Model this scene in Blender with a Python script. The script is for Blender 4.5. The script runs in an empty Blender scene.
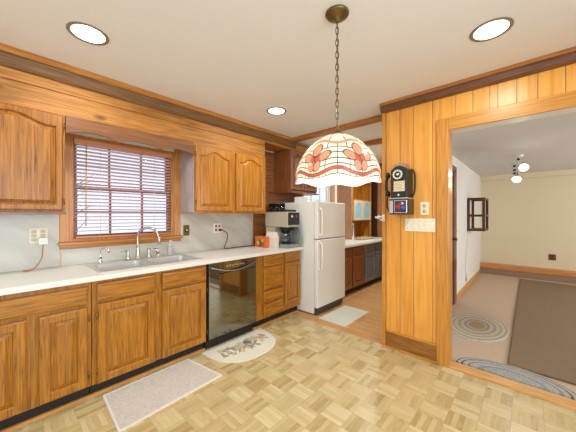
import bpy, bmesh, math, random
from mathutils import Vector, Matrix
random.seed(7)
PI = math.pi
SC = bpy.context.scene
C = SC.collection

# ------------------------------------------------------------------ camera
CAM = (2.91, 0.0, 1.33)
cd = bpy.data.cameras.new('camera'); cam = bpy.data.objects.new('camera', cd); C.objects.link(cam)
cam.location = CAM; cam.rotation_euler = (PI/2, 0, math.radians(42.5))
cd.sensor_width = 36; cd.lens = 264/576*36; cd.shift_y = -1/576; cd.clip_start = 0.02
SC.camera = cam

# ------------------------------------------------------------------ world, lights, exposure
w = bpy.data.worlds.new('world'); SC.world = w; w.use_nodes = True
bgn = w.node_tree.nodes['Background']; bgn.inputs[0].default_value = (0.80, 0.87, 1.0, 1); bgn.inputs[1].default_value = 2.1
SC.view_settings.view_transform = 'Standard'; SC.view_settings.look = 'None'
SC.view_settings.gamma = 1; SC.view_settings.exposure = -0.70
SC.cycles.max_bounces = 10; SC.cycles.diffuse_bounces = 6; SC.cycles.transmission_bounces = 8
SC.cycles.sample_clamp_indirect = 6

def area(name, loc, rot, sx, sy, power, col, disk=False, spread=PI):
    l = bpy.data.lights.new(name, 'AREA'); l.shape = 'DISK' if disk else 'RECTANGLE'
    l.size = sx; l.size_y = sy; l.energy = power; l.color = col; l.spread = spread
    o = bpy.data.objects.new(name, l); C.objects.link(o); o.location = loc; o.rotation_euler = rot
    return o
WARM = (0.95, 0.98, 0.97); COOL = (0.78, 0.92, 1.0)
area('back_fill', (2.6, -2.12, 1.25), (-PI/2, 0, 0), 3.0, 2.2, 150, COOL)        # unseen fill lamp added behind the camera
area('side_fill', (4.32, 0.0, 1.35), (0, PI/2, 0), 1.8, 2.4, 90, COOL)        # fill lamp added at the unseen right wall
area('den_fill', (5.9, 5.2, 1.4), (0, PI/2, 0), 1.8, 2.6, 120, (1.0, 0.98, 0.94))       # ambient fill added for the den, out of frame right

# ------------------------------------------------------------------ materials
def newmat(name):
    m = bpy.data.materials.new(name); m.use_nodes = True
    return m, m.node_tree.nodes, m.node_tree.links, m.node_tree.nodes['Principled BSDF']
def rgb(r, g, b):
    f = lambda v: (v/255/12.92) if v/255 <= 0.04045 else ((v/255+0.055)/1.055)**2.4
    return (f(r), f(g), f(b), 1)
def plain(name, col, rough=0.5, metal=0, noise=0.0, nscale=40, bump=0.0, spec=None, **kw):
    m, n, l, b = newmat(name)
    b.inputs['Base Color'].default_value = col; b.inputs['Roughness'].default_value = rough; b.inputs['Metallic'].default_value = metal
    if spec is not None: b.inputs['Specular IOR Level'].default_value = spec
    for k, v in kw.items(): b.inputs[k.replace('_', ' ')].default_value = v
    if noise or bump:
        tc = n.new('ShaderNodeTexCoord'); t = n.new('ShaderNodeTexNoise'); t.inputs['Scale'].default_value = nscale; t.inputs['Detail'].default_value = 4
        l.new(tc.outputs['Object'], t.inputs['Vector'])
        if noise:
            mx = n.new('ShaderNodeMix'); mx.data_type = 'RGBA'
            mx.inputs[6].default_value = tuple(c*(1-noise) for c in col[:3])+(1,); mx.inputs[7].default_value = tuple(min(1, c*(1+noise)) for c in col[:3])+(1,)
            l.new(t.outputs['Fac'], mx.inputs[0]); l.new(mx.outputs[2], b.inputs['Base Color'])
        if bump:
            bp = n.new('ShaderNodeBump'); bp.inputs['Strength'].default_value = bump; bp.inputs['Distance'].default_value = 0.004
            l.new(t.outputs['Fac'], bp.inputs['Height']); l.new(bp.outputs['Normal'], b.inputs['Normal'])
    return m
def ramp(n, stops, interp='LINEAR'):
    r = n.new('ShaderNodeValToRGB'); r.color_ramp.interpolation = interp
    e = r.color_ramp.elements
    while len(e) > 1: e.remove(e[0])
    e[0].position = stops[0][0]; e[0].color = stops[0][1]
    for p, c in stops[1:]:
        x = e.new(p); x.color = c
    return r
def mathn(n, l, op, a, b=None, c=None):
    m = n.new('ShaderNodeMath'); m.operation = op
    for i, v in enumerate((a, b, c)):
        if v is None: continue
        if isinstance(v, (int, float)): m.inputs[i].default_value = v
        else: l.new(v, m.inputs[i])
    return m.outputs[0]
def wood(name, axis, dark, mid, light, rough=0.35, scale=1.0, knots=0.0, plank=None, vary=0.25, world=False, coat=0.0, stain=0.0, pore=0.0):
    """grain runs along axis (0,1,2); plank=(axis,width) shifts tone per board"""
    m, n, l, b = newmat(name)
    if world: src = n.new('ShaderNodeNewGeometry').outputs['Position']
    else:
        tc = n.new('ShaderNodeTexCoord'); oi = n.new('ShaderNodeObjectInfo')
        cb = n.new('ShaderNodeVectorMath'); cb.operation = 'SCALE'; cx = n.new('ShaderNodeCombineXYZ')
        for i in range(3): l.new(oi.outputs['Random'], cx.inputs[i])
        l.new(cx.outputs[0], cb.inputs[0]); cb.inputs['Scale'].default_value = 7.3
        ad = n.new('ShaderNodeVectorMath'); ad.operation = 'ADD'; l.new(tc.outputs['Object'], ad.inputs[0]); l.new(cb.outputs[0], ad.inputs[1]); src = ad.outputs[0]
    tone = None
    if plank:
        sp = n.new('ShaderNodeSeparateXYZ'); l.new(src, sp.inputs[0])
        k = mathn(n, l, 'FLOOR', mathn(n, l, 'DIVIDE', sp.outputs[plank[0]], plank[1]))
        wn = n.new('ShaderNodeTexWhiteNoise'); wn.noise_dimensions = '1D'; l.new(k, wn.inputs['W']); tone = wn.outputs['Value']
        sh = n.new('ShaderNodeCombineXYZ'); l.new(mathn(n, l, 'MULTIPLY', tone, 9.0), sh.inputs[axis])
        a2 = n.new('ShaderNodeVectorMath'); a2.operation = 'ADD'; l.new(src, a2.inputs[0]); l.new(sh.outputs[0], a2.inputs[1]); src = a2.outputs[0]
    mp = n.new('ShaderNodeMapping'); sc = [6.0*scale]*3; sc[axis] = 0.4*scale; mp.inputs['Scale'].default_value = sc; l.new(src, mp.inputs['Vector'])
    nz = n.new('ShaderNodeTexNoise'); nz.inputs['Scale'].default_value = 2.0; nz.inputs['Detail'].default_value = 3; nz.inputs['Distortion'].default_value = 0.3
    l.new(mp.outputs[0], nz.inputs['Vector'])
    rings = mathn(n, l, 'SINE', mathn(n, l, 'MULTIPLY', nz.outputs['Fac'], 55.0))
    mp2 = n.new('ShaderNodeMapping'); s2 = [150*scale]*3; s2[axis] = 4*scale; mp2.inputs['Scale'].default_value = s2; l.new(src, mp2.inputs['Vector'])
    fn = n.new('ShaderNodeTexNoise'); fn.inputs['Scale'].default_value = 1.0; fn.inputs['Detail'].default_value = 2; l.new(mp2.outputs[0], fn.inputs['Vector'])
    v = mathn(n, l, 'ADD', mathn(n, l, 'MULTIPLY', rings, 0.07), mathn(n, l, 'MULTIPLY', fn.outputs['Fac'], 0.62))
    v = mathn(n, l, 'ADD', v, 0.19+pore*0.04)
    if pore:
        mp3 = n.new('ShaderNodeMapping'); s4 = [230*scale]*3; s4[axis] = 9*scale; mp3.inputs['Scale'].default_value = s4; l.new(src, mp3.inputs['Vector'])
        f2 = n.new('ShaderNodeTexNoise'); f2.inputs['Scale'].default_value = 1.0; f2.inputs['Detail'].default_value = 1; l.new(mp3.outputs[0], f2.inputs['Vector'])
        pr = n.new('ShaderNodeMapRange'); pr.inputs['From Min'].default_value = 0.56; pr.inputs['From Max'].default_value = 0.68; l.new(f2.outputs['Fac'], pr.inputs[0])
        v = mathn(n, l, 'SUBTRACT', v, mathn(n, l, 'MULTIPLY', pr.outputs[0], pore*0.26))
    if tone is not None: v = mathn(n, l, 'ADD', v, mathn(n, l, 'MULTIPLY', mathn(n, l, 'SUBTRACT', tone, 0.5), vary*2))
    r = ramp(n, [(0.2, dark), (0.52, mid), (0.85, light)]); l.new(v, r.inputs[0])
    out = r.outputs[0]
    if stain:
        sn = n.new('ShaderNodeTexNoise'); sn.inputs['Scale'].default_value = 2.5; sn.inputs['Detail'].default_value = 5
        ms = n.new('ShaderNodeMapping'); s3 = [2.0]*3; s3[axis] = 0.7; ms.inputs['Scale'].default_value = s3; l.new(src, ms.inputs[0]); l.new(ms.outputs[0], sn.inputs[0])
        rr = ramp(n, [(0.50, (0, 0, 0, 1)), (0.72, (1, 1, 1, 1))]); l.new(sn.outputs['Fac'], rr.inputs[0])
        mx = n.new('ShaderNodeMix'); mx.data_type = 'RGBA'; l.new(mathn(n, l, 'MULTIPLY', rr.outputs[0], stain), mx.inputs[0]); l.new(out, mx.inputs[6]); mx.inputs[7].default_value = dark; out = mx.outputs[2]
    if knots:
        vo = n.new('ShaderNodeTexVoronoi'); vo.inputs['Scale'].default_value = 1.0
        mk = n.new('ShaderNodeMapping'); s3 = [5.5]*3; s3[axis] = 2.4; mk.inputs['Scale'].default_value = s3; l.new(src, mk.inputs[0]); l.new(mk.outputs[0], vo.inputs['Vector'])
        rr = ramp(n, [(0.0, (1, 1, 1, 1)), (0.07, (0.9, 0.9, 0.9, 1)), (0.16, (0, 0, 0, 1))]); l.new(vo.outputs['Distance'], rr.inputs[0])
        mx = n.new('ShaderNodeMix'); mx.data_type = 'RGBA'; l.new(mathn(n, l, 'MULTIPLY', rr.outputs[0], knots), mx.inputs[0]); l.new(out, mx.inputs[6]); mx.inputs[7].default_value = tuple(c*0.45 for c in dark[:3])+(1,); out = mx.outputs[2]
    l.new(out, b.inputs['Base Color']); b.inputs['Roughness'].default_value = rough
    b.inputs['Coat Weight'].default_value = coat; b.inputs['Coat Roughness'].default_value = 0.15
    bp = n.new('ShaderNodeBump'); bp.inputs['Strength'].default_value = 0.12; bp.inputs['Distance'].default_value = 0.002; l.new(fn.outputs['Fac'], bp.inputs['Height']); l.new(bp.outputs[0], b.inputs['Normal'])
    return m

OAK = (rgb(102, 56, 6), rgb(168, 106, 18), rgb(202, 140, 38))
oak_v = wood('oak_vertical', 2, *OAK, coat=0.3, pore=0.8)
oak_h = wood('oak_horizontal', 1, *OAK, coat=0.3, pore=0.8)
UP = (rgb(124, 70, 14), rgb(188, 122, 38), rgb(214, 150, 60))
up_v = wood('upper_oak_vertical', 2, *UP, coat=0.2, scale=0.8, pore=0.5)
brown_v = wood('brown_oak_vertical', 2, rgb(78, 40, 18), rgb(134, 78, 38), rgb(166, 104, 58), coat=0.3)
brown_h = wood('brown_oak_horizontal', 1, rgb(78, 40, 18), rgb(134, 78, 38), rgb(166, 104, 58), coat=0.3)
dark_h = wood('dark_board', 1, rgb(70, 46, 18), rgb(122, 84, 40), rgb(156, 112, 60), knots=0.9, stain=0.4, rough=0.6)
dark_x = wood('dark_board_cross', 0, rgb(60, 32, 14), rgb(112, 66, 32), rgb(140, 88, 46), knots=0.7)
pine_h = wood('knotty_pine_soffit', 1, rgb(112, 66, 20), rgb(184, 122, 48), rgb(214, 156, 78), knots=1.0, stain=0.7, scale=0.8, rough=0.6)
PN = (rgb(206, 132, 44), rgb(232, 162, 68), rgb(242, 182, 92))
pine_v = wood('pine_paneling', 2, *PN, knots=0.0, scale=0.6, coat=0.2)
casing_v = wood('casing_pine_vertical', 2, rgb(160, 98, 28), rgb(204, 140, 54), rgb(222, 162, 76), scale=0.8, coat=0.1)
casing_x = wood('casing_pine_cross', 0, rgb(156, 96, 28), rgb(200, 138, 54), rgb(220, 160, 76), scale=0.8, coat=0.1)
stain_x = wood('stained_base_board', 0, rgb(96, 56, 18), rgb(158, 104, 44), rgb(186, 132, 66), knots=0.9, stain=0.6)
wincase = wood('window_casing_oak', 2, rgb(140, 82, 24), rgb(198, 130, 50), rgb(220, 154, 72), coat=0.3)
wincase_h = wood('window_casing_oak_h', 1, rgb(130, 72, 22), rgb(190, 122, 46), rgb(214, 148, 68), coat=0.3)
plankwall = wood('weathered_planks', 1, rgb(84, 46, 20), rgb(150, 94, 48), rgb(190, 132, 76), knots=0.5, stain=0.5)
endwall = wood('dark_plank_wall', 2, rgb(50, 28, 14), rgb(104, 64, 36), rgb(160, 108, 66), plank=(0, 0.14), vary=0.4, knots=0.5, stain=0.5)
beam_m = wood('beam_wood', 0, rgb(120, 66, 26), rgb(176, 112, 54), rgb(200, 138, 76))
base_h = wood('baseboard_pine', 1, rgb(156, 100, 44), rgb(204, 148, 80), rgb(224, 174, 108))
base_x = wood('baseboard_pine_cross', 0, rgb(166, 98, 44), rgb(208, 140, 74), rgb(226, 168, 102))
doorwood = wood('dark_door_wood', 2, rgb(60, 24, 16), rgb(104, 48, 32), rgb(130, 66, 44), coat=0.4)
shelfwood = wood('dark_shelf_wood', 2, rgb(42, 18, 10), rgb(82, 40, 24), rgb(104, 56, 36))
shelfin = wood('lit_shelf_wood', 1, rgb(180, 124, 78), rgb(222, 172, 124), rgb(238, 196, 152))  # lighter inner boards, with the lit orange interior put into the colour
slatm = plain('blind_slat', rgb(232, 204, 206), 0.4)
blindwood = wood('blind_rail_wood', 1, rgb(170, 100, 64), rgb(208, 140, 98), rgb(224, 164, 122))

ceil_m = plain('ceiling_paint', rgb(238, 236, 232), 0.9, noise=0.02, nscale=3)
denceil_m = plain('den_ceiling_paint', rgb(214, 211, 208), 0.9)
white_wall = plain('white_wall_paint', rgb(226, 224, 218), 0.85, noise=0.02, nscale=3)
beige_wall = plain('beige_wall_paint', rgb(224, 212, 182), 0.85, noise=0.02, nscale=2)
trimwhite = plain('white_enamel', rgb(232, 232, 228), 0.35)
fridge_m = plain('fridge_white', rgb(232, 229, 222), 0.28, noise=0.015, nscale=60)
lam_m = plain('countertop_laminate', rgb(228, 226, 218), 0.3, noise=0.03, nscale=90)
black = plain('black_plastic', (0.012, 0.012, 0.013, 1), 0.35)
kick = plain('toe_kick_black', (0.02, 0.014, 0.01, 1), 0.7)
dwm = plain('dishwasher_black_steel', (0.24, 0.24, 0.20, 1), 0.05, 1.0)
grey = plain('grey_plastic', rgb(150, 150, 150), 0.4)
steel = plain('brushed_steel', rgb(214, 212, 208), 0.3, 0.6, noise=0.06, nscale=120)
nickel = plain('brushed_nickel', rgb(190, 184, 176), 0.25, 1.0)
chrome = plain('chrome', rgb(225, 225, 228), 0.12, 1.0)
brass = plain('antique_brass', rgb(124, 104, 66), 0.35, 0.9, noise=0.2, nscale=60)
brassplate = plain('brass_plate', rgb(120, 92, 44), 0.4, 0.8)
ivory = plain('ivory_plastic', rgb(240, 232, 206), 0.4)
white_p = plain('white_plastic', rgb(240, 238, 232), 0.4)
redp = plain('red_plastic', rgb(170, 40, 30), 0.5)
darksocket = plain('socket_dark', (0.03, 0.025, 0.02, 1), 0.6)
orange_cord = plain('brown_cord', rgb(196, 120, 50), 0.5)
rubber = plain('black_rubber', (0.02, 0.02, 0.02, 1), 0.6)
carpet = plain('beige_carpet', rgb(196, 172, 148), 0.95, noise=0.16, nscale=55, bump=0.6)
arearug = plain('taupe_rug', rgb(134, 112, 86), 0.95, noise=0.12, nscale=14, bump=0.6)
rugedge = plain('rug_binding', rgb(112, 92, 66), 0.95)
mat_m = plain('grey_mat_weave', rgb(202, 195, 183), 0.9, noise=0.30, nscale=75, bump=0.5)
matedge = plain('mat_edge', rgb(224, 218, 212), 0.9)
slice_m = plain('fruit_mat_cream', rgb(226, 220, 200), 0.9, noise=0.08, nscale=70)
slice_b = plain('fruit_mat_border', rgb(222, 218, 204), 0.9, noise=0.15, nscale=60)
coffee_st = plain('coffee_maker_beige', rgb(196, 188, 168), 0.35, 0.3)
coffee_gr = plain('coffee_maker_grey', rgb(160, 164, 160), 0.3, 0.5)
def glassm(name, col, rough=0.02, ior=1.45):
    m, n, l, b = newmat(name)
    b.inputs['Base Color'].default_value = col; b.inputs['Roughness'].default_value = rough; b.inputs['Transmission Weight'].default_value = 1; b.inputs['IOR'].default_value = ior
    return m
clear = glassm('clear_glass', (0.97, 0.98, 0.98, 1))
def thin_pane(name):
    m, n, l, b = newmat(name); n.remove(b)
    t = n.new('ShaderNodeBsdfTransparent'); g = n.new('ShaderNodeBsdfGlossy'); g.inputs['Roughness'].default_value = 0.02; mx = n.new('ShaderNodeMixShader'); mx.inputs[0].default_value = 0.05
    l.new(t.outputs[0], mx.inputs[1]); l.new(g.outputs[0], mx.inputs[2]); l.new(mx.outputs[0], n['Material Output'].inputs[0])
    return m
pane_m = thin_pane('window_glass')
def emit(name, col, s):
    m, n, l, b = newmat(name); b.inputs['Base Color'].default_value = col; b.inputs['Emission Color'].default_value = col; b.inputs['Emission Strength'].default_value = s
    return m
lens_m = emit('can_light_lens', (1, 0.99, 0.96, 1), 6)
bulb_m = emit('bulb_glow', (1, 0.93, 0.82, 1), 10)
spot_m = emit('track_bulb', (1, 0.96, 0.9, 1), 10)

def parquet():
    m, n, l, b = newmat('parquet_floor')
    g = n.new('ShaderNodeNewGeometry'); sp = n.new('ShaderNodeSeparateXYZ'); l.new(g.outputs['Position'], sp.inputs[0])
    T = 0.1575
    x = mathn(n, l, 'DIVIDE', mathn(n, l, 'SUBTRACT', sp.outputs[0], 2.505), T); y = mathn(n, l, 'DIVIDE', mathn(n, l, 'SUBTRACT', sp.outputs[1], 2.39), T)
    cx = mathn(n, l, 'FLOOR', x); cy = mathn(n, l, 'FLOOR', y)
    par = mathn(n, l, 'FLOORED_MODULO', mathn(n, l, 'ADD', cx, cy), 2.0)
    # across = strip axis, along = grain axis ; parity 0: strips run along x
    def pick(a, c): # parity 0 -> a, 1 -> c
        return mathn(n, l, 'ADD', mathn(n, l, 'MULTIPLY', a, mathn(n, l, 'SUBTRACT', 1.0, par)), mathn(n, l, 'MULTIPLY', c, par))
    ac = pick(y, x); al = pick(x, y)
    st = mathn(n, l, 'MULTIPLY', ac, 5.0); si = mathn(n, l, 'FLOOR', st)
    cv = n.new('ShaderNodeCombineXYZ'); l.new(cx, cv.inputs[0]); l.new(cy, cv.inputs[1]); l.new(si, cv.inputs[2])
    wn = n.new('ShaderNodeTexWhiteNoise'); wn.noise_dimensions = '3D'; l.new(cv.outputs[0], wn.inputs['Vector'])
    ct = n.new('ShaderNodeCombineXYZ'); l.new(cx, ct.inputs[0]); l.new(cy, ct.inputs[1])
    wt = n.new('ShaderNodeTexWhiteNoise'); wt.noise_dimensions = '3D'; l.new(ct.outputs[0], wt.inputs['Vector'])
    gv = n.new('ShaderNodeCombineXYZ'); l.new(mathn(n, l, 'MULTIPLY', ac, 22.0), gv.inputs[0]); l.new(mathn(n, l, 'MULTIPLY', al, 1.6), gv.inputs[1]); l.new(mathn(n, l, 'MULTIPLY', wn.outputs['Value'], 30.0), gv.inputs[2])
    nz = n.new('ShaderNodeTexNoise'); nz.inputs['Scale'].default_value = 1.5; nz.inputs['Detail'].default_value = 3; l.new(gv.outputs[0], nz.inputs['Vector'])
    v = mathn(n, l, 'ADD', mathn(n, l, 'MULTIPLY', wn.outputs['Value'], 0.26), mathn(n, l, 'MULTIPLY', wt.outputs['Value'], 0.10))
    v = mathn(n, l, 'ADD', v, mathn(n, l, 'MULTIPLY', nz.outputs['Fac'], 0.5))
    v = mathn(n, l, 'SUBTRACT', mathn(n, l, 'ADD', v, 0.06), mathn(n, l, 'MULTIPLY', par, 0.17))
    r = ramp(n, [(0.1, rgb(168, 142, 92)), (0.35, rgb(196, 174, 124)), (0.65, rgb(214, 197, 152)), (0.95, rgb(228, 217, 180))]); l.new(v, r.inputs[0])
    def edge(t, wd):
        f = mathn(n, l, 'FRACT', t); return mathn(n, l, 'LESS_THAN', mathn(n, l, 'MINIMUM', f, mathn(n, l, 'SUBTRACT', 1.0, f)), wd)
    tile = mathn(n, l, 'MAXIMUM', edge(x, 0.012), edge(y, 0.012)); strip = mathn(n, l, 'MULTIPLY', edge(st, 0.03), 0.4)
    gap = mathn(n, l, 'MAXIMUM', mathn(n, l, 'MULTIPLY', tile, 0.4), strip)
    mx = n.new('ShaderNodeMix'); mx.data_type = 'RGBA'; l.new(gap, mx.inputs[0]); l.new(r.outputs[0], mx.inputs[6]); mx.inputs[7].default_value = rgb(160, 122, 72)
    l.new(mx.outputs[2], b.inputs['Base Color'])
    rn = n.new('ShaderNodeTexNoise'); rn.inputs['Scale'].default_value = 9; l.new(g.outputs['Position'], rn.inputs['Vector'])
    l.new(mathn(n, l, 'ADD', 0.2, mathn(n, l, 'MULTIPLY', mathn(n, l, 'ADD', rn.outputs['Fac'], wn.outputs['Value']), 0.12)), b.inputs['Roughness'])
    bp = n.new('ShaderNodeBump'); bp.inputs['Strength'].default_value = 0.25; bp.inputs['Distance'].default_value = 0.001; bp.invert = True; l.new(gap, bp.inputs['Height']); l.new(bp.outputs[0], b.inputs['Normal'])
    return m
parq = parquet()

def strips():
    m, n, l, b = newmat('hardwood_strip_floor')
    g = n.new('ShaderNodeNewGeometry'); br = n.new('ShaderNodeTexBrick')
    mp = n.new('ShaderNodeMapping'); l.new(g.outputs['Position'], mp.inputs[0]); l.new(mp.outputs[0], br.inputs['Vector'])
    br.inputs['Scale'].default_value = 1; br.inputs['Brick Width'].default_value = 0.9; br.inputs['Row Height'].default_value = 0.06; br.inputs['Mortar Size'].default_value = 0.0015
    br.inputs['Color1'].default_value = rgb(226, 180, 124); br.inputs['Color2'].default_value = rgb(206, 156, 100); br.inputs['Mortar'].default_value = rgb(150, 100, 56); br.inputs['Bias'].default_value = 0
    nz = n.new('ShaderNodeTexNoise'); m2 = n.new('ShaderNodeMapping'); m2.inputs['Scale'].default_value = (3, 60, 1); l.new(g.outputs['Position'], m2.inputs[0]); l.new(m2.outputs[0], nz.inputs['Vector'])
    mx = n.new('ShaderNodeMix'); mx.data_type = 'RGBA'; mx.blend_type = 'MULTIPLY'; mx.inputs[0].default_value = 1
    r = ramp(n, [(0.3, (0.8, 0.76, 0.7, 1)), (0.7, (1, 1, 1, 1))]); l.new(nz.outputs['Fac'], r.inputs[0])
    l.new(br.outputs['Color'], mx.inputs[6]); l.new(r.outputs[0], mx.inputs[7]); l.new(mx.outputs[2], b.inputs['Base Color']); b.inputs['Roughness'].default_value = 0.3
    return m
strip_m = strips()

def marble():
    m, n, l, b = newmat('backsplash_marble_laminate')
    g = n.new('ShaderNodeNewGeometry'); mp = n.new('ShaderNodeMapping'); mp.vector_type = 'TEXTURE'; mp.inputs['Rotation'].default_value = (math.radians(-35), 0, 0); mp.inputs['Scale'].default_value = (1, 1.0, 0.2)
    l.new(g.outputs['Position'], mp.inputs[0])
    nz = n.new('ShaderNodeTexNoise'); nz.inputs['Scale'].default_value = 1.6; nz.inputs['Detail'].default_value = 5; nz.inputs['Distortion'].default_value = 0.6; l.new(mp.outputs[0], nz.inputs['Vector'])
    r = ramp(n, [(0.3, rgb(190, 186, 174)), (0.5, rgb(204, 200, 188)), (0.72, rgb(220, 217, 207))]); l.new(nz.outputs['Fac'], r.inputs[0]); l.new(r.outputs[0], b.inputs['Base Color']); b.inputs['Roughness'].default_value = 0.3
    return m
marble_m = marble()

def rings(name, bands, braid=True, n_=1.0):
    """elliptical bands on an object whose local coordinates are scaled so the rim is radius 1"""
    m, n, l, b = newmat(name)
    tc = n.new('ShaderNodeTexCoord'); mp = n.new('ShaderNodeMapping'); l.new(tc.outputs['Object'], mp.inputs[0]); mp.inputs['Scale'].default_value = n_
    sp = n.new('ShaderNodeSeparateXYZ'); l.new(mp.outputs[0], sp.inputs[0])
    ln = mathn(n, l, 'SQRT', mathn(n, l, 'ADD', mathn(n, l, 'MULTIPLY', sp.outputs[0], sp.outputs[0]), mathn(n, l, 'MULTIPLY', sp.outputs[1], sp.outputs[1])))
    r = ramp(n, bands, 'CONSTANT'); l.new(ln, r.inputs[0])
    nz = n.new('ShaderNodeTexNoise'); nz.inputs['Scale'].default_value = 90; l.new(tc.outputs['Object'], nz.inputs['Vector'])
    r2 = ramp(n, [(0.35, (0.62, 0.62, 0.62, 1)), (0.65, (1, 1, 1, 1))]); l.new(nz.outputs['Fac'], r2.inputs[0])
    mx = n.new('ShaderNodeMix'); mx.data_type = 'RGBA'; mx.blend_type = 'MULTIPLY'; mx.inputs[0].default_value = 1; l.new(r.outputs[0], mx.inputs[6]); l.new(r2.outputs[0], mx.inputs[7]); l.new(mx.outputs[2], b.inputs['Base Color'])
    b.inputs['Roughness'].default_value = 0.95
    bp = n.new('ShaderNodeBump'); bp.inputs['Strength'].default_value = 0.6; bp.inputs['Distance'].default_value = 0.004; l.new(nz.outputs['Fac'], bp.inputs['Height']); l.new(bp.outputs[0], b.inputs['Normal'])
    return m

def shadeglass(name, col, em=0.5):
    m, n, l, b = newmat(name); n.remove(b)
    t = n.new('ShaderNodeBsdfTranslucent'); d = n.new('ShaderNodeBsdfPrincipled'); mx = n.new('ShaderNodeMixShader'); mx.inputs[0].default_value = 0.5
    t.inputs[0].default_value = col; d.inputs['Base Color'].default_value = col; d.inputs['Roughness'].default_value = 0.2
    l.new(t.outputs[0], mx.inputs[1]); l.new(d.outputs[0], mx.inputs[2]); l.new(mx.outputs[0], n['Material Output'].inputs[0])
    return m

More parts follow.
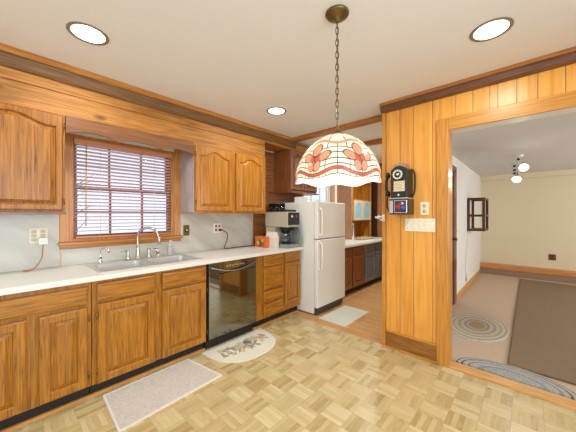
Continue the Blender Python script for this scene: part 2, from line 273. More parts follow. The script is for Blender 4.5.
# ------------------------------------------------------------------ mesh helpers
WL = {}
class MB:
    def __init__(s): s.bm = bmesh.new()
    def box(s, x0, x1, y0, y1, z0, z1, mi=0):
        v = [s.bm.verts.new(p) for p in ((x0,y0,z0),(x1,y0,z0),(x1,y1,z0),(x0,y1,z0),(x0,y0,z1),(x1,y0,z1),(x1,y1,z1),(x0,y1,z1))]
        for f in ((3,2,1,0),(4,5,6,7),(0,1,5,4),(1,2,6,5),(2,3,7,6),(3,0,4,7)):
            fa = s.bm.faces.new([v[i] for i in f]); fa.material_index = mi
        return s
    def lathe(s, prof, c, seg=32, axis='z', mi=0, a0=0.0, a1=2*PI, closed=False):
        full = abs(a1-a0-2*PI) < 1e-6; rows = []
        for (r, h) in prof:
            row = []
            if r < 1e-6:
                row = [s.bm.verts.new(s._ax(0, 0, h, c, axis))]
            else:
                for i in range(seg + (0 if full else 1)):
                    a = a0+(a1-a0)*i/seg; row.append(s.bm.verts.new(s._ax(r*math.cos(a), r*math.sin(a), h, c, axis)))
            rows.append(row)
        if closed: rows.append(rows[0])
        for A, B in zip(rows, rows[1:]):
            na, nb = len(A), len(B); k = seg
            for i in range(k):
                j = (i+1) % k if full else i+1
                try:
                    if na == 1 and nb == 1: continue
                    if na == 1: f = s.bm.faces.new((A[0], B[i], B[j]))
                    elif nb == 1: f = s.bm.faces.new((A[i], A[j], B[0]))
                    else: f = s.bm.faces.new((A[i], A[j], B[j], B[i]))
                    f.material_index = mi; f.smooth = True
                except ValueError: pass
        return s
    @staticmethod
    def _ax(a, b, h, c, axis):
        if axis == 'z': return (c[0]+a, c[1]+b, c[2]+h)
        if axis == 'y': return (c[0]+a, c[1]+h, c[2]+b)
        return (c[0]+h, c[1]+a, c[2]+b)
    def cyl(s, c, r, h, axis='z', seg=24, mi=0, bev=0.0):
        b = bev or min(r, abs(h))*0.08
        return s.lathe([(0, 0), (r-b, 0), (r, b), (r, h-b), (r-b, h), (0, h)], c, seg, axis, mi)
    def tube(s, pts, r, seg=10, mi=0, closed=False):
        pts = [Vector(p) for p in pts]; rows = []; n = len(pts)
        rs = r if isinstance(r, (list, tuple)) else [r]*n
        up = Vector((0, 0, 1)); prev = None
        for i, p in enumerate(pts):
            if closed: d = pts[(i+1) % n]-pts[i-1]
            else: d = pts[min(i+1, n-1)]-pts[max(i-1, 0)]
            d.normalize()
            if prev is None:
                u = d.cross(up)
                if u.length < 1e-3: u = d.cross(Vector((1, 0, 0)))
            else:
                u = prev - d*prev.dot(d)
            u.normalize(); prev = u; v = d.cross(u)
            rows.append([s.bm.verts.new(p+(u*math.cos(2*PI*k/seg)+v*math.sin(2*PI*k/seg))*rs[i]) for k in range(seg)])
        rng = range(n if closed else n-1)
        for i in rng:
            A, B = rows[i], rows[(i+1) % n]
            for k in range(seg):
                f = s.bm.faces.new((A[k], A[(k+1) % seg], B[(k+1) % seg], B[k])); f.smooth = True; f.material_index = mi
        if not closed:
            s.bm.faces.new(rows[0]).material_index = mi; s.bm.faces.new(rows[-1][::-1]).material_index = mi
        return s
    def prism(s, poly, lo, hi, axis, mi=0):
        """poly: 2D points in the other two axes in order (xyz minus axis)"""
        def P(a, b, t): return {'x': (t, a, b), 'y': (a, t, b), 'z': (a, b, t)}[axis]
        A = [s.bm.verts.new(P(a, b, lo)) for a, b in poly]; B = [s.bm.verts.new(P(a, b, hi)) for a, b in poly]; n = len(poly)
        s.bm.faces.new(A[::-1]).material_index = mi; s.bm.faces.new(B).material_index = mi
        for i in range(n): s.bm.faces.new((A[i], A[(i+1) % n], B[(i+1) % n], B[i])).material_index = mi
        return s
    def rings(s, R, cap0=True, cap1=True, mi=0):
        rows = [[s.bm.verts.new(p) for p in r] for r in R]; n = len(rows[0])
        for A, B in zip(rows, rows[1:]):
            for k in range(n): s.bm.faces.new((A[k], A[(k+1) % n], B[(k+1) % n], B[k])).material_index = mi
        if cap0: s.bm.faces.new(rows[0][::-1]).material_index = mi
        if cap1: s.bm.faces.new(rows[-1]).material_index = mi
        return s
    def build(s, name, mats, parent=None, bevel=0.0, origin=None, sub=0, smooth=False, bseg=2):
        bm = s.bm; bmesh.ops.recalc_face_normals(bm, faces=bm.faces)
        xs = [v.co for v in bm.verts]
        mn = Vector([min(v[i] for v in xs) for i in range(3)]); mx = Vector([max(v[i] for v in xs) for i in range(3)])
        org = Vector(origin) if origin else Vector(((mn.x+mx.x)/2, (mn.y+mx.y)/2, mn.z))
        for v in bm.verts: v.co -= org
        if smooth:
            for f in bm.faces: f.smooth = True
        me = bpy.data.meshes.new(name); bm.to_mesh(me); bm.free()
        if not isinstance(mats, (list, tuple)): mats = [mats]
        for m in mats: me.materials.append(m)
        o = bpy.data.objects.new(name, me); C.objects.link(o)
        WL[o.name] = org.copy()
        if parent is not None:
            o.parent = parent; o.location = org-WL[parent.name]
        else: o.location = org
        if bevel:
            b = o.modifiers.new('bevel', 'BEVEL'); b.width = bevel; b.segments = bseg; b.limit_method = 'ANGLE'; b.angle_limit = 0.6
        if sub:
            b = o.modifiers.new('sub', 'SUBSURF'); b.levels = sub; b.render_levels = sub
        return o
def bx(x0, x1, y0, y1, z0, z1): return MB().box(x0, x1, y0, y1, z0, z1)
def tag(o, label, cat, group=None, kind=None):
    if label: o['label'] = label
    if cat: o['category'] = cat
    if group: o['group'] = group
    if kind: o['kind'] = kind
    return o
def thing(name, label, cat, loc, group=None):
    o = bpy.data.objects.new(name, None); C.objects.link(o); o.location = loc; o.empty_display_size = 0.05; WL[o.name] = Vector(loc)
    return tag(o, label, cat, group)
def struct(name, mb, mats, label=None, parent=None, bevel=0.0):
    o = mb.build(name, mats, parent, bevel)
    if parent is None:
        o['kind'] = 'structure'; o['category'] = name.split('_')[0].split('.')[0]; o['label'] = label
    return o
def copy_tree(o, delta, label, group=None):
    c = o.copy(); C.objects.link(c); c.location = o.location+Vector(delta); WL[c.name] = Vector(c.location); c['label'] = label
    if group: c['group'] = group
    for ch in o.children:
        d = ch.copy(); C.objects.link(d); d.parent = c; WL[d.name] = WL[ch.name]+Vector(delta)
        for g in ch.children:
            e = g.copy(); C.objects.link(e); e.parent = d; WL[e.name] = WL[g.name]+Vector(delta)
    return c

# ------------------------------------------------------------------ shell
H = 2.455
YW = 2.65            # front face of the phone wall
KX1, KY0 = 4.4, -2.2
struct('floor', bx(0, KX1, KY0, YW, -0.05, 0), parq, 'blonde basketweave parquet floor of the kitchen')
struct('floor', bx(0, 1.80, YW, 5.7, -0.05, 0), strip_m, 'honey strip hardwood floor of the nook beyond the refrigerator')
struct('floor', bx(1.80, 6.1, YW+0.06, 7.7, -0.05, 0), carpet, 'beige carpeted floor of the room beyond the wide doorway')
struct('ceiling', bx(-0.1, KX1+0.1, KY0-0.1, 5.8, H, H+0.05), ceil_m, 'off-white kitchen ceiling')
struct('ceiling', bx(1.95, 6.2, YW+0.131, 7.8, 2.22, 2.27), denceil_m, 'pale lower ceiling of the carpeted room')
# left wall with two window openings
def wall_x(x0, x1, y0, y1, z0, z1, holes):
    m = MB(); ys = sorted(set([y0, y1]+[h[0] for h in holes]+[h[1] for h in holes]))
    for a, b in zip(ys, ys[1:]):
        hs = [h for h in holes if h[0] <= a and h[1] >= b]
        if not hs: m.box(x0, x1, a, b, z0, z1)
        else: m.box(x0, x1, a, b, z0, hs[0][2]); m.box(x0, x1, a, b, hs[0][3], z1)
    return m
W1 = (0.40, 1.304, 1.10, 2.03); W2 = (3.55, 4.42, 1.35, 2.10)
struct('wall_left', wall_x(-0.12, 0, KY0, 5.7, 0, H, [W1, W2]), white_wall, 'white left wall behind the kitchen cabinets')
struct('wall_back', wall_x(0, 0.1, 0, 1, 0, 1, []) if 0 else MB().box(0, 1.1, KY0-0.1, KY0, 0, H).box(4.1, KX1, KY0-0.1, KY0, 0, H).box(1.1, 4.1, KY0-0.1, KY0, 2.35, H).box(1.1, 4.1, KY0-0.1, KY0, 0, 0.05), white_wall, 'white wall behind the viewpoint with wide opening added for fill light')  # opening made behind the camera to let fill light in
struct('wall_right', wall_x(KX1, KX1+0.1, KY0, YW, 0, H, [(-1.2, 1.2, 0.45, 2.25)]), white_wall, 'white right wall of the kitchen out of view')
# end wall of the nook, divider, den walls
struct('wall_end', bx(0, 1.80, 5.6, 5.7, 0, H), endwall, 'dark plank wall at the end of the nook')
struct('wall_divider', bx(1.90, 2.06, YW+0.13, 7.6, 0, H), white_wall, 'white left wall of the carpeted room')
struct('wall_far', bx(2.06, 6.1, 7.6, 7.7, 0, 2.22), beige_wall, 'cream back wall of the carpeted room')
struct('wall_den_right', wall_x(6.0, 6.1, YW+0.13, 7.6, 0, 2.22, [(3.9, 6.5, 0.5, 2.1)]), beige_wall, 'cream right wall of the carpeted room')
# phone wall: studs behind and pine boards in front
OX0, OX1, OZ = 2.388, 3.95, 2.067
struct('wall_front', MB().box(1.80, OX0, YW+0.012, YW+0.13, 0, H).box(OX0, OX1, YW+0.012, YW+0.13, OZ+0.018, H).box(OX1, KX1+1.7, YW+0.012, YW+0.13, 0, H), white_wall, 'partition wall carrying the pine boards and the payphone')
m = MB(); ed = [1.832, 1.972, 2.097, 2.259, 2.439, 2.560, 2.672, 2.722, 2.837, 2.953, 3.093, 3.24, 3.38, 3.52, 3.66, 3.80, 3.95, 4.08, 4.2, 4.4]
# boards: each is a board mesh piece with v-groove gaps
for a, b in zip(ed, ed[1:]):
    z0 = 0.16 if b <= 2.31 else (OZ+0.05)
    if a < 2.30 < b: z0 = 0.16
    if a >= OX1-0.01: z0 = 0.16
    aa, bb = a+0.0025, b-0.0025
    if a < 2.30 < b:
        m.box(aa, 2.31, YW, YW+0.011, 0.16, 2.42); m.box(2.31, bb, YW, YW+0.011, OZ+0.05, 2.42)
    else: m.box(aa, bb, YW, YW+0.011, z0, 2.42)
def pine_boards():
    mm, n, l, b = newmat('pine_boards')
    return mm
pb = wood('pine_boards', 2, *PN, plank=(0, 0.161), vary=0.07, world=True, scale=0.45, knots=0.15, coat=0.0)
struct('wall_paneling', m, pb, 'honey pine vertical board panelling around the wide doorway', bevel=0.002)
struct('trim_1', bx(1.795, 1.832, YW-0.012, YW+0.14, 0.0, 2.40), casing_v, 'narrow pine corner board at the open end of the phone wall', bevel=0.003)
struct('trim_2', MB().box(2.295, OX0, YW-0.02, YW+0.0, 0, OZ+0.11), casing_v, 'left upright casing of the wide doorway', bevel=0.004)
struct('trim_3', MB().box(OX0, OX1+0.11, YW-0.02, YW, OZ, OZ+0.11), casing_x, 'top casing of the wide doorway', bevel=0.004)
struct('trim_4', MB().box(OX1, OX1+0.11, YW-0.02, YW, 0, OZ), casing_v, 'right upright casing of the wide doorway out of frame', bevel=0.004)
struct('trim_5', MB().box(OX0-0.003, OX0+0.001, YW, YW+0.132, 0, OZ).box(OX1-0.001, OX1+0.003, YW, YW+0.132, 0, OZ), casing_v, 'pine jamb boards lining the doorway', bevel=0.002)
struct('trim_6', bx(OX0+0.002, OX1-0.002, YW, YW+0.132, OZ, OZ+0.017), trimwhite, 'white head jamb above the doorway')
struct('trim_7', MB().prism([(YW-0.012, 0), (YW-0.012, 0.012), (YW, 0.018), (YW+0.10, 0.018), (YW+0.115, 0.0)], OX0, OX1, 'x'), wood('threshold_oak', 0, rgb(176, 120, 60), rgb(214, 162, 98), rgb(232, 188, 126)), 'honey wood threshold strip of the wide doorway')
struct('baseboard_front', MB().box(1.835, 2.293, YW-0.014, YW, 0.018, 0.155), stain_x, 'knotty stained baseboard under the payphone', bevel=0.003)
struct('trim_8', MB().box(1.835, 2.293, YW-0.018, YW, 0.155, 0.170).box(1.80, 2.30, YW-0.032, YW-0.012, 0, 0.018), casing_x, 'thin pine strips above and below the stained baseboard', bevel=0.003)
# crown on the phone wall: dark board with lighter bead
def crown_x(x0, x1, y):  # faces -y
    m = MB(); m.prism([(y, 2.365), (y-0.022, 2.365), (y-0.034, 2.38), (y-0.045, 2.415), (y-0.045, 2.43), (y, 2.43)], x0, x1, 'x', 0)
    m.prism([(y, 2.43), (y-0.050, 2.43), (y-0.060, 2.445), (y-0.060, H), (y, H)], x0, x1, 'x', 1); return m
struct('trim_9', crown_x(1.79, KX1, YW), [dark_x, beam_m], 'dark wood crown moulding above the pine boards')
# soffit over the left cabinets
m = MB(); m.box(0.0, 0.300, KY0, 2.39, 2.255, 2.40); m.box(0.0, 0.302, KY0, 2.39, 2.085, 2.251)
m.box(0.0, 0.302, 2.39, 3.52, 2.30, 2.40)
struct('trim_10', m, pine_h, 'knotty pine board soffit above the wall cabinets', bevel=0.002)
m = MB(); m.prism([(0.30, 2.33), (0.315, 2.33), (0.328, 2.35), (0.345, 2.405), (0.345, 2.415), (0.30, 2.415)], KY0, 3.0, 'y', 0)
m.prism([(0.0, 2.415), (0.352, 2.415), (0.362, 2.43), (0.362, H), (0.0, H)], KY0, 3.0, 'y', 1)
struct('trim_11', m, [dark_h, wincase_h], 'dark crown board running along the soffit at the ceiling')
# planked wall piece beside the coffee maker
m = MB()
for k in range(11): m.box(0.0, 0.012, 2.425, 3.53, 0.91+k*0.125, 0.91+k*0.125+0.122)
struct('wall_planks', m, plankwall, 'rough brown horizontal planks on the wall behind the coffee maker', bevel=0.002)
# nook ceiling beams
struct('trim_12', bx(0.362, 1.90, 2.88, 2.97, H-0.05, H), beam_m, 'brown ceiling beam just beyond the kitchen', bevel=0.004)
struct('trim_13', bx(0.0, 1.90, 3.76, 3.86, H-0.06, H), beam_m, 'second brown ceiling beam further into the nook', bevel=0.004)
struct('wall_nook_right', bx(1.80, 1.90, YW+0.13, 5.6, 0, H), plain('nook_wall', rgb(214, 196, 168), 0.8), 'plain right wall of the nook')
# den trim
struct('baseboard_left', MB().box(2.06, 2.078, 4.72, 7.48, 0, 0.09), base_h, 'honey wood baseboard along the white wall of the carpeted room', bevel=0.003)
struct('trim_14', bx(2.06, 6.0, 7.47, 7.6, 0, 0.135), plain('riser_carpet', rgb(150, 124, 100), 0.95, noise=0.1, nscale=50), 'carpet covered ledge along the back wall')
struct('trim_15', bx(2.06, 6.0, 7.455, 7.6, 0.135, 0.235), base_x, 'honey wood cap strip on the ledge of the back wall', bevel=0.004)
struct('trim_16', bx(2.06, 6.0, 7.50, 7.6, 2.115, 2.22), beige_wall, 'cream band below the ceiling of the carpeted room')
o = struct('door_1', bx(2.06, 2.075, 3.85, 4.55, 0.005, 1.97), doorwood, 'dark reddish wood door in the white wall just past the doorway', bevel=0.003)
MB().lathe([(0, 0), (0.012, 0.0), (0.012, 0.03), (0.026, 0.04), (0.026, 0.055), (0, 0.065)], (2.075, 4.47, 0.98), 16, 'x').build('door_handle', brass, o)
struct('trim_17', MB().box(2.06, 2.085, 4.55, 4.72, 0, 2.0).box(2.06, 2.085, 3.75, 3.85, 0, 2.0).box(2.06, 2.085, 3.75, 4.72, 1.97, 2.06), doorwood, 'dark reddish casing around the den side door', bevel=0.004)

# ------------------------------------------------------------------ kitchen window
wm = struct('window_1', MB().box(-0.10, 0.0, 0.40, 0.43, 1.10, 2.03).box(-0.10, 0.0, 1.274, 1.304, 1.10, 2.03).box(-0.10, 0.0, 0.43, 1.274, 2.0, 2.03).box(-0.10, 0.0, 0.43, 1.274, 1.10, 1.125), wincase, 'oak cased double-hung kitchen window above the sink', bevel=0.002)
def sash(name, y0, y1, z0, z1, x, cols=3, rows=2, mat=None, par=None):
    m = MB(); s = 0.032
    m.box(x, x+0.03, y0, y1, z0, z0+s).box(x, x+0.03, y0, y1, z1-s, z1).box(x, x+0.03, y0, y0+s, z0+s, z1-s).box(x, x+0.03, y1-s, y1, z0+s, z1-s)
    for i in range(1, cols): yy = y0+(y1-y0)*i/cols; m.box(x+0.004, x+0.026, yy-0.008, yy+0.008, z0+s, z1-s)
    for i in range(1, rows): zz = z0+(z1-z0)*i/rows; m.box(x+0.006, x+0.024, y0+s, y1-s, zz-0.008, zz+0.008)
    f = m.build(name, mat, par)
    MB().box(x+0.012, x+0.016, y0+s, y1-s, z0+s, z1-s).build('pane', pane_m, f)
sashm = wood('sash_wood', 2, rgb(100, 56, 40), rgb(150, 92, 70), rgb(180, 120, 92))
sash('sash', 0.43, 1.274, 1.56, 2.0, -0.095, mat=sashm, par=wm)
sash('sash', 0.43, 1.274, 1.125, 1.59, -0.062, mat=sashm, par=wm)
MB().box(0, 0.02, 0.335, 0.40, 1.10, 2.06).box(0, 0.02, 1.304, 1.37, 1.10, 2.06).build('casing', wincase, wm, 0.004)
MB().box(0, 0.055, 0.325, 1.385, 1.075, 1.10).box(0, 0.022, 0.335, 1.375, 1.04, 1.075).build('window_sill', wincase_h, wm, 0.004)
# blind
t = thing('window_blind', 'horizontal slatted blind with wood head rail hanging in the sink window', 'blind', (-0.005, 0.85, 1.12))
bx(-0.052, 0.018, 0.432, 1.272, 1.948, 1.998).build('head_rail', blindwood, t, 0.003)
m = MB(); nsl = 25
for k in range(nsl):
    z = 1.155+k*(1.925-1.155)/(nsl-1); d = 0.0245; dz = 0.0042
    m.rings([[(-0.005-d, y, z-dz), (-0.005, y, z+0.003), (-0.005+d, y, z+dz), (-0.005+d, y, z+dz+0.002), (-0.005, y, z+0.0055), (-0.005-d, y, z-dz+0.002)] for y in (0.442, 1.262)])
m.build('slats', slatm, t)
bx(-0.028, 0.018, 0.442, 1.262, 1.127, 1.142).build('bottom_rail', blindwood, t, 0.002)
MB().tube([(0.026, 0.515, 1.945), (0.028, 0.513, 1.6), (0.028, 0.512, 1.23)], 0.0042, 8).build('wand', plain('wand_yellow', rgb(206, 164, 84), 0.4), t)
cordm = plain('blind_cord', rgb(225, 215, 205), 0.7)
for y in (0.62, 1.09): MB().tube([(0.019, y, 1.95), (0.019, y, 1.14)], 0.0016, 5).build('cord', cordm, t)
MB().tube([(0.022, 1.19, 1.95), (0.024, 1.19, 1.5), (0.024, 1.19, 1.32)], 0.0016, 5).build('cord', cordm, t)
# outside: snowy ground and bare trees
tag(bx(-14, -0.5, -9, 16, -0.9, -0.8).build('ground', plain('snowy_ground', rgb(196, 200, 208), 0.95, noise=0.2, nscale=2)), 'pale ground outside the kitchen window', 'ground', kind='structure')
barkm = plain('bark', rgb(190, 190, 204), 0.9, noise=0.2, nscale=20)
rt = random.Random(3)
for i, (tx, ty) in enumerate(((-5.5, -0.4), (-7.0, 1.3), (-6.0, 0.9), (-8.5, 0.2))):
    m = MB(); top = Vector((tx+rt.uniform(-.2, .2), ty+rt.uniform(-.2, .2), 3.6)); bs = Vector((tx, ty, -0.8))
    m.tube([bs, bs.lerp(top, .5)+Vector((.05, .06, 0)), top], [0.10, 0.07, 0.03], 8)
    for k in range(14):
        a = bs.lerp(top, 0.3+0.05*k); an = rt.uniform(0, 6.28); L = rt.uniform(0.5, 1.2)
        e = a+Vector((math.cos(an)*L, math.sin(an)*L, L*0.7)); m.tube([a, a.lerp(e, .5)+Vector((0, 0, .06)), e], [0.03, 0.02, 0.006], 5)
    tag(m.build('bare_tree', barkm), 'bare grey tree standing outside beyond the sink window', 'tree', 'bare trees outside the window')
# scalloped valance board
def z_scallop(y):
    # three shallow arches between cusps
    cusps = [0.345, 0.66, 1.035, 1.352]
    for a, b in zip(cusps, cusps[1:]):
        if a <= y <= b:
            s = (y-a)/(b-a); return 1.952+0.030*math.sin(PI*s)**0.8
    return 1.952
pts = [(0.335, 2.083)]+[(0.335, 1.952)]+[(0.345+k*(1.352-0.345)/48, z_scallop(0.345+k*(1.352-0.345)/48)) for k in range(49)]+[(1.365, 1.952), (1.365, 2.083)]
tag(MB().prism(pts, 0.312, 0.332, 'x').build('valance_board', wood('valance_oak', 1, rgb(84, 46, 22), rgb(134, 86, 48), rgb(160, 110, 68)), bevel=0.002), 'brown scalloped valance board bridging the wall cabinets over the window', 'valance')

# ------------------------------------------------------------------ cabinet doors
def door_rings(y0, y1, z0, z1, ins, x, A, arch, N=20):
    a, b, c, d = y0+ins, y1-ins, z0+ins, z1-ins; pts = [(x, a, c), (x, b, c)]
    for k in range(N+1):
        s = 1-2*k/N; yy = (a+b)/2+s*(b-a)/2
        zz = d
        if arch:
            q = abs(s)/0.78; bump = math.sqrt(max(0, 1-s*s)) if arch == 'round' else (0.5*(1+math.cos(PI*min(q, 1))))**0.8
            zz = d-A*(1-bump)
        pts.append((x, yy, zz))
    return pts
def door(parent, y0, y1, z0, z1, xf, mat, A=0.0, th=0.03, fr=0.058, name='door'):
    arch = A > 0
    R = [door_rings(y0, y1, z0, z1, 0, xf-th, 0, False), door_rings(y0, y1, z0, z1, 0, xf-0.009, 0, False), door_rings(y0, y1, z0, z1, 0.009, xf, 0, False),
         door_rings(y0, y1, z0, z1, fr-0.006, xf, A, arch), door_rings(y0, y1, z0, z1, fr-0.001, xf-0.004, A, arch), door_rings(y0, y1, z0, z1, fr+0.004, xf-0.015, A, arch)]
    o = MB().rings(R, True, False).build(name, mat, parent)
    R = [door_rings(y0, y1, z0, z1, fr+0.004, xf-th+0.002, A, arch), door_rings(y0, y1, z0, z1, fr+0.004, xf-0.016, A, arch), door_rings(y0, y1, z0, z1, fr+0.010, xf-0.0155, A, arch), door_rings(y0, y1, z0, z1, fr+0.030, xf-0.005, A, arch), door_rings(y0, y1, z0, z1, fr+0.032, xf-0.001, A, arch)]
    MB().rings(R).build('raised_panel', mat, o)
    return o
def drawer(parent, y0, y1, z0, z1, xf, mat, name='drawer', th=0.03):
    R = []
    for ins, x in ((0, xf-th), (0, xf-0.007), (0.004, xf-0.004), (0.010, xf-0.0015), (0.014, xf)):
        R.append([(x, y0+ins, z0+ins), (x, y1-ins, z0+ins), (x, y1-ins, z1-ins), (x, y0+ins, z1-ins)])
    return MB().rings(R).build(name, mat, parent)
def hinge(parent, x, y, zs, mat=None):
    for z in zs: MB().tube([(x, y, z-0.022), (x, y, z+0.022)], 0.004, 8).build('hinge', mat or brass, parent)
def carcase(parent, y0, y1, xb, xf, z0, z1, mat, openings=()):
    """box body with a face frame (front opening left closed behind the doors)"""
    m = MB()
    if openings == 'sink':   # open box: back, sides, bottom and face frame, so the bowls hang inside
        m.box(xb+0.001, xb+0.014, y0+0.002, y1-0.002, z0, z1).box(xb+0.014, xf-0.022, y0+0.002, y0+0.020, z0, z1).box(xb+0.014, xf-0.022, y1-0.020, y1-0.002, z0, z1).box(xb+0.014, xf-0.022, y0+0.020, y1-0.020, z0, z0+0.018).box(xf-0.022, xf-0.002, y0+0.002, y1-0.002, z0, z1)
    else: m.box(xb+0.001, xf-0.002, y0+0.002, y1-0.002, z0, z1)
    return m.build('body', mat, parent, 0.001)
FX = 0.584; DX = 0.612
def base_cab(y0, y1, label, mat=None, name='base_cabinet', fx=FX, z1=0.858, zk=0.10, sink=()):
    t = thing(name, label, 'cabinet', ((0.0+fx)/2, (y0+y1)/2, 0)); mat = mat or oak_v
    carcase(t, y0, y1, 0.0, fx, zk, z1, mat, sink)
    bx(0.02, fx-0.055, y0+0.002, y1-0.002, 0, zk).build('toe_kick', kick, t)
    return t
t = base_cab(-0.75, 0.445, 'oak base cabinet at the left edge with two doors under one wide drawer')
drawer(t, -0.30, 0.421, 0.700, 0.822, DX, oak_h)
door(t, -0.30, 0.112, 0.112, 0.676, DX, oak_v); door(t, 0.166, 0.421, 0.112, 0.676, DX, oak_v)
hinge(t, DX+0.001, 0.427, (0.2, 0.6))
t = base_cab(0.445, 1.362, 'oak sink cabinet with two false drawer fronts and two raised-panel doors', sink='sink')
for a, b in ((0.476, 0.878), (0.937, 1.347)):
    drawer(t, a, b, 0.700, 0.832, DX, oak_h, 'false_drawer'); door(t, a, b, 0.106, 0.683, DX, oak_v)
hinge(t, DX+0.001, 0.470, (0.2, 0.6)); hinge(t, DX+0.001, 1.353, (0.2, 0.6))
t = base_cab(1.972, 2.785, 'orange oak base cabinet right of the dishwasher with a stack of four drawers')
for z0, z1 in ((0.718, 0.858), (0.450, 0.700), (0.304, 0.422), (0.135, 0.270)): drawer(t, 2.096, 2.424, z0, z1, DX, oak_h)
drawer(t, 2.467, 2.76, 0.728, 0.856, DX, oak_h); door(t, 2.467, 2.76, 0.18, 0.708, DX, oak_v, fr=0.045)
tag(bx(0.537, 0.556, -0.75, 1.362, 0, 0.022).build('shoe_moulding', base_h), 'tan shoe moulding strip at the foot of the left base cabinets', 'moulding', kind='structure')
tag(bx(0.537, 0.556, 1.975, 2.785, 0, 0.022).build('shoe_moulding', base_h), 'tan shoe moulding strip at the foot of the drawer cabinet', 'moulding', kind='structure')
# wall cabinets
def wall_cab(y0, y1, xf, z0, z1, label, mat):
    xf -= 0.008; t = thing('wall_cabinet', label, 'cabinet', (xf/2, (y0+y1)/2, z0)); carcase(t, y0, y1, 0.0, xf, z0, z1, mat); return t
left_v = wood('left_upper_oak', 2, rgb(96, 52, 10), rgb(158, 98, 26), rgb(190, 128, 46), scale=0.8, pore=0.7)
t = wall_cab(-0.60, 0.335, 0.332, 1.345, 2.083, 'oak wall cabinet with arched door left of the window', left_v)
door(t, -0.22, 0.318, 1.365, 2.073, 0.352, left_v, A=0.055, fr=0.04); hinge(t, 0.353, 0.325, (1.43, 1.99))
bx(0.0, 0.338, -0.60, 0.337, 1.335, 1.352).build('bottom_rail', brown_h, t, 0.002)
t = wall_cab(1.366, 2.385, 0.332, 1.350, 2.083, 'oak wall cabinet with two arched doors right of the window', up_v)
door(t, 1.379, 1.846, 1.372, 2.067, 0.352, up_v, A=0.055, fr=0.05); door(t, 1.896, 2.345, 1.372, 2.067, 0.352, up_v, A=0.055, fr=0.05)
hinge(t, 0.353, 1.372, (1.47, 1.97))
bx(0.01, 0.328, 1.363, 1.3675, 1.355, 2.08).build('side_panel', plain('painted_window_sheen', rgb(176, 160, 156), 0.2, noise=0.12, nscale=12, Coat_Weight=0.6), t)  # wood side, its window reflection put into the pale grey colour
t = wall_cab(2.845, 3.52, 0.33, 1.675, 2.296, 'brown wall cabinet above the refrigerator with arched doors', brown_v)
door(t, 2.862, 3.175, 1.70, 2.285, 0.352, brown_v, A=0.05, fr=0.05); door(t, 3.19, 3.50, 1.70, 2.285, 0.352, brown_v, A=0.05, fr=0.05)
bx(0.0, 0.37, 2.84, 3.52, 1.655, 1.675).build('bottom_rail', brown_h, t, 0.002)

# ------------------------------------------------------------------ worktop, backsplash, sink
SX0, SX1, SY0, SY1 = 0.075, 0.565, 0.50, 1.36
m = MB()
for (x0, x1, y0, y1) in ((0.0, 0.637, -0.75, SY0+0.012), (0.0, 0.637, SY1-0.012, 2.79), (0.0, SX0+0.012, SY0+0.012, SY1-0.012), (SX1-0.012, 0.637, SY0+0.012, SY1-0.012)): m.box(x0, x1, y0, y1, 0.86, 0.898)
bmesh.ops.remove_doubles(m.bm, verts=m.bm.verts, dist=1e-4)
tag(m.build('countertop', lam_m), 'off-white laminate worktop running along the left wall', 'countertop')
struct('backsplash', MB().box(0, 0.012, -0.75, 0.345, 0.90, 1.335).box(0, 0.010, 0.345, 1.372, 0.90, 1.04).box(0, 0.012, 1.372, 2.40, 0.90, 1.35), marble_m, 'pale veined backsplash panels above the worktop')
struct('trim_18', MB().box(0, 0.018, 0.340, 0.352, 0.90, 1.34).box(0, 0.018, 2.40, 2.425, 0.90, 1.35), wood('tan_edge_trim', 2, rgb(170, 140, 100), rgb(206, 184, 148), rgb(220, 204, 174)), 'thin upright edge strips of the backsplash')
t = thing('kitchen_sink', 'double bowl stainless steel sink set in the worktop under the window', 'sink', ((SX0+SX1)/2, (SY0+SY1)/2, 0.76))
b1 = (0.165, 0.53, 0.535, 0.905); b2 = (0.165, 0.53, 0.945, 1.325)
m = MB()   # rim with the two holes
xs = [SX0, 0.165, 0.53, SX1]; ys = [SY0, 0.535, 0.905, 0.945, 1.325, SY1]
for i in range(3):
    for j in range(5):
        if i == 1 and j in (1, 3): continue
        m.box(xs[i], xs[i+1], ys[j], ys[j+1], 0.8985, 0.904)
bmesh.ops.remove_doubles(m.bm, verts=m.bm.verts, dist=1e-5)
m.build('rim', steel, t)
def rr(x0, x1, y0, y1, z, r, n=5):
    pts = []
    for cx, cy, a in ((x1-r, y1-r, 0), (x0+r, y1-r, 90), (x0+r, y0+r, 180), (x1-r, y0+r, 270)):
        for k in range(n+1):
            t_ = math.radians(a+90*k/n); pts.append((cx+r*math.cos(t_), cy+r*math.sin(t_), z))
    return pts
for (x0, x1, y0, y1) in (b1, b2):
    R = [rr(x0-0.004, x1+0.004, y0-0.004, y1+0.004, 0.9045, 0.045), rr(x0+0.004, x1-0.004, y0+0.004, y1-0.004, 0.900, 0.045), rr(x0+0.014, x1-0.014, y0+0.014, y1-0.014, 0.75, 0.05), rr(x0+0.035, x1-0.035, y0+0.035, y1-0.035, 0.735, 0.05)]
    o = MB().rings(R, False, True).build('bowl', steel, t, smooth=False)
    MB().lathe([(0, 0.0), (0.02, 0.002), (0.04, 0.004), (0.045, 0.001)], ((x0+x1)/2-0.03, (y0+y1)/2, 0.7355), 20).build('drain', chrome, o)
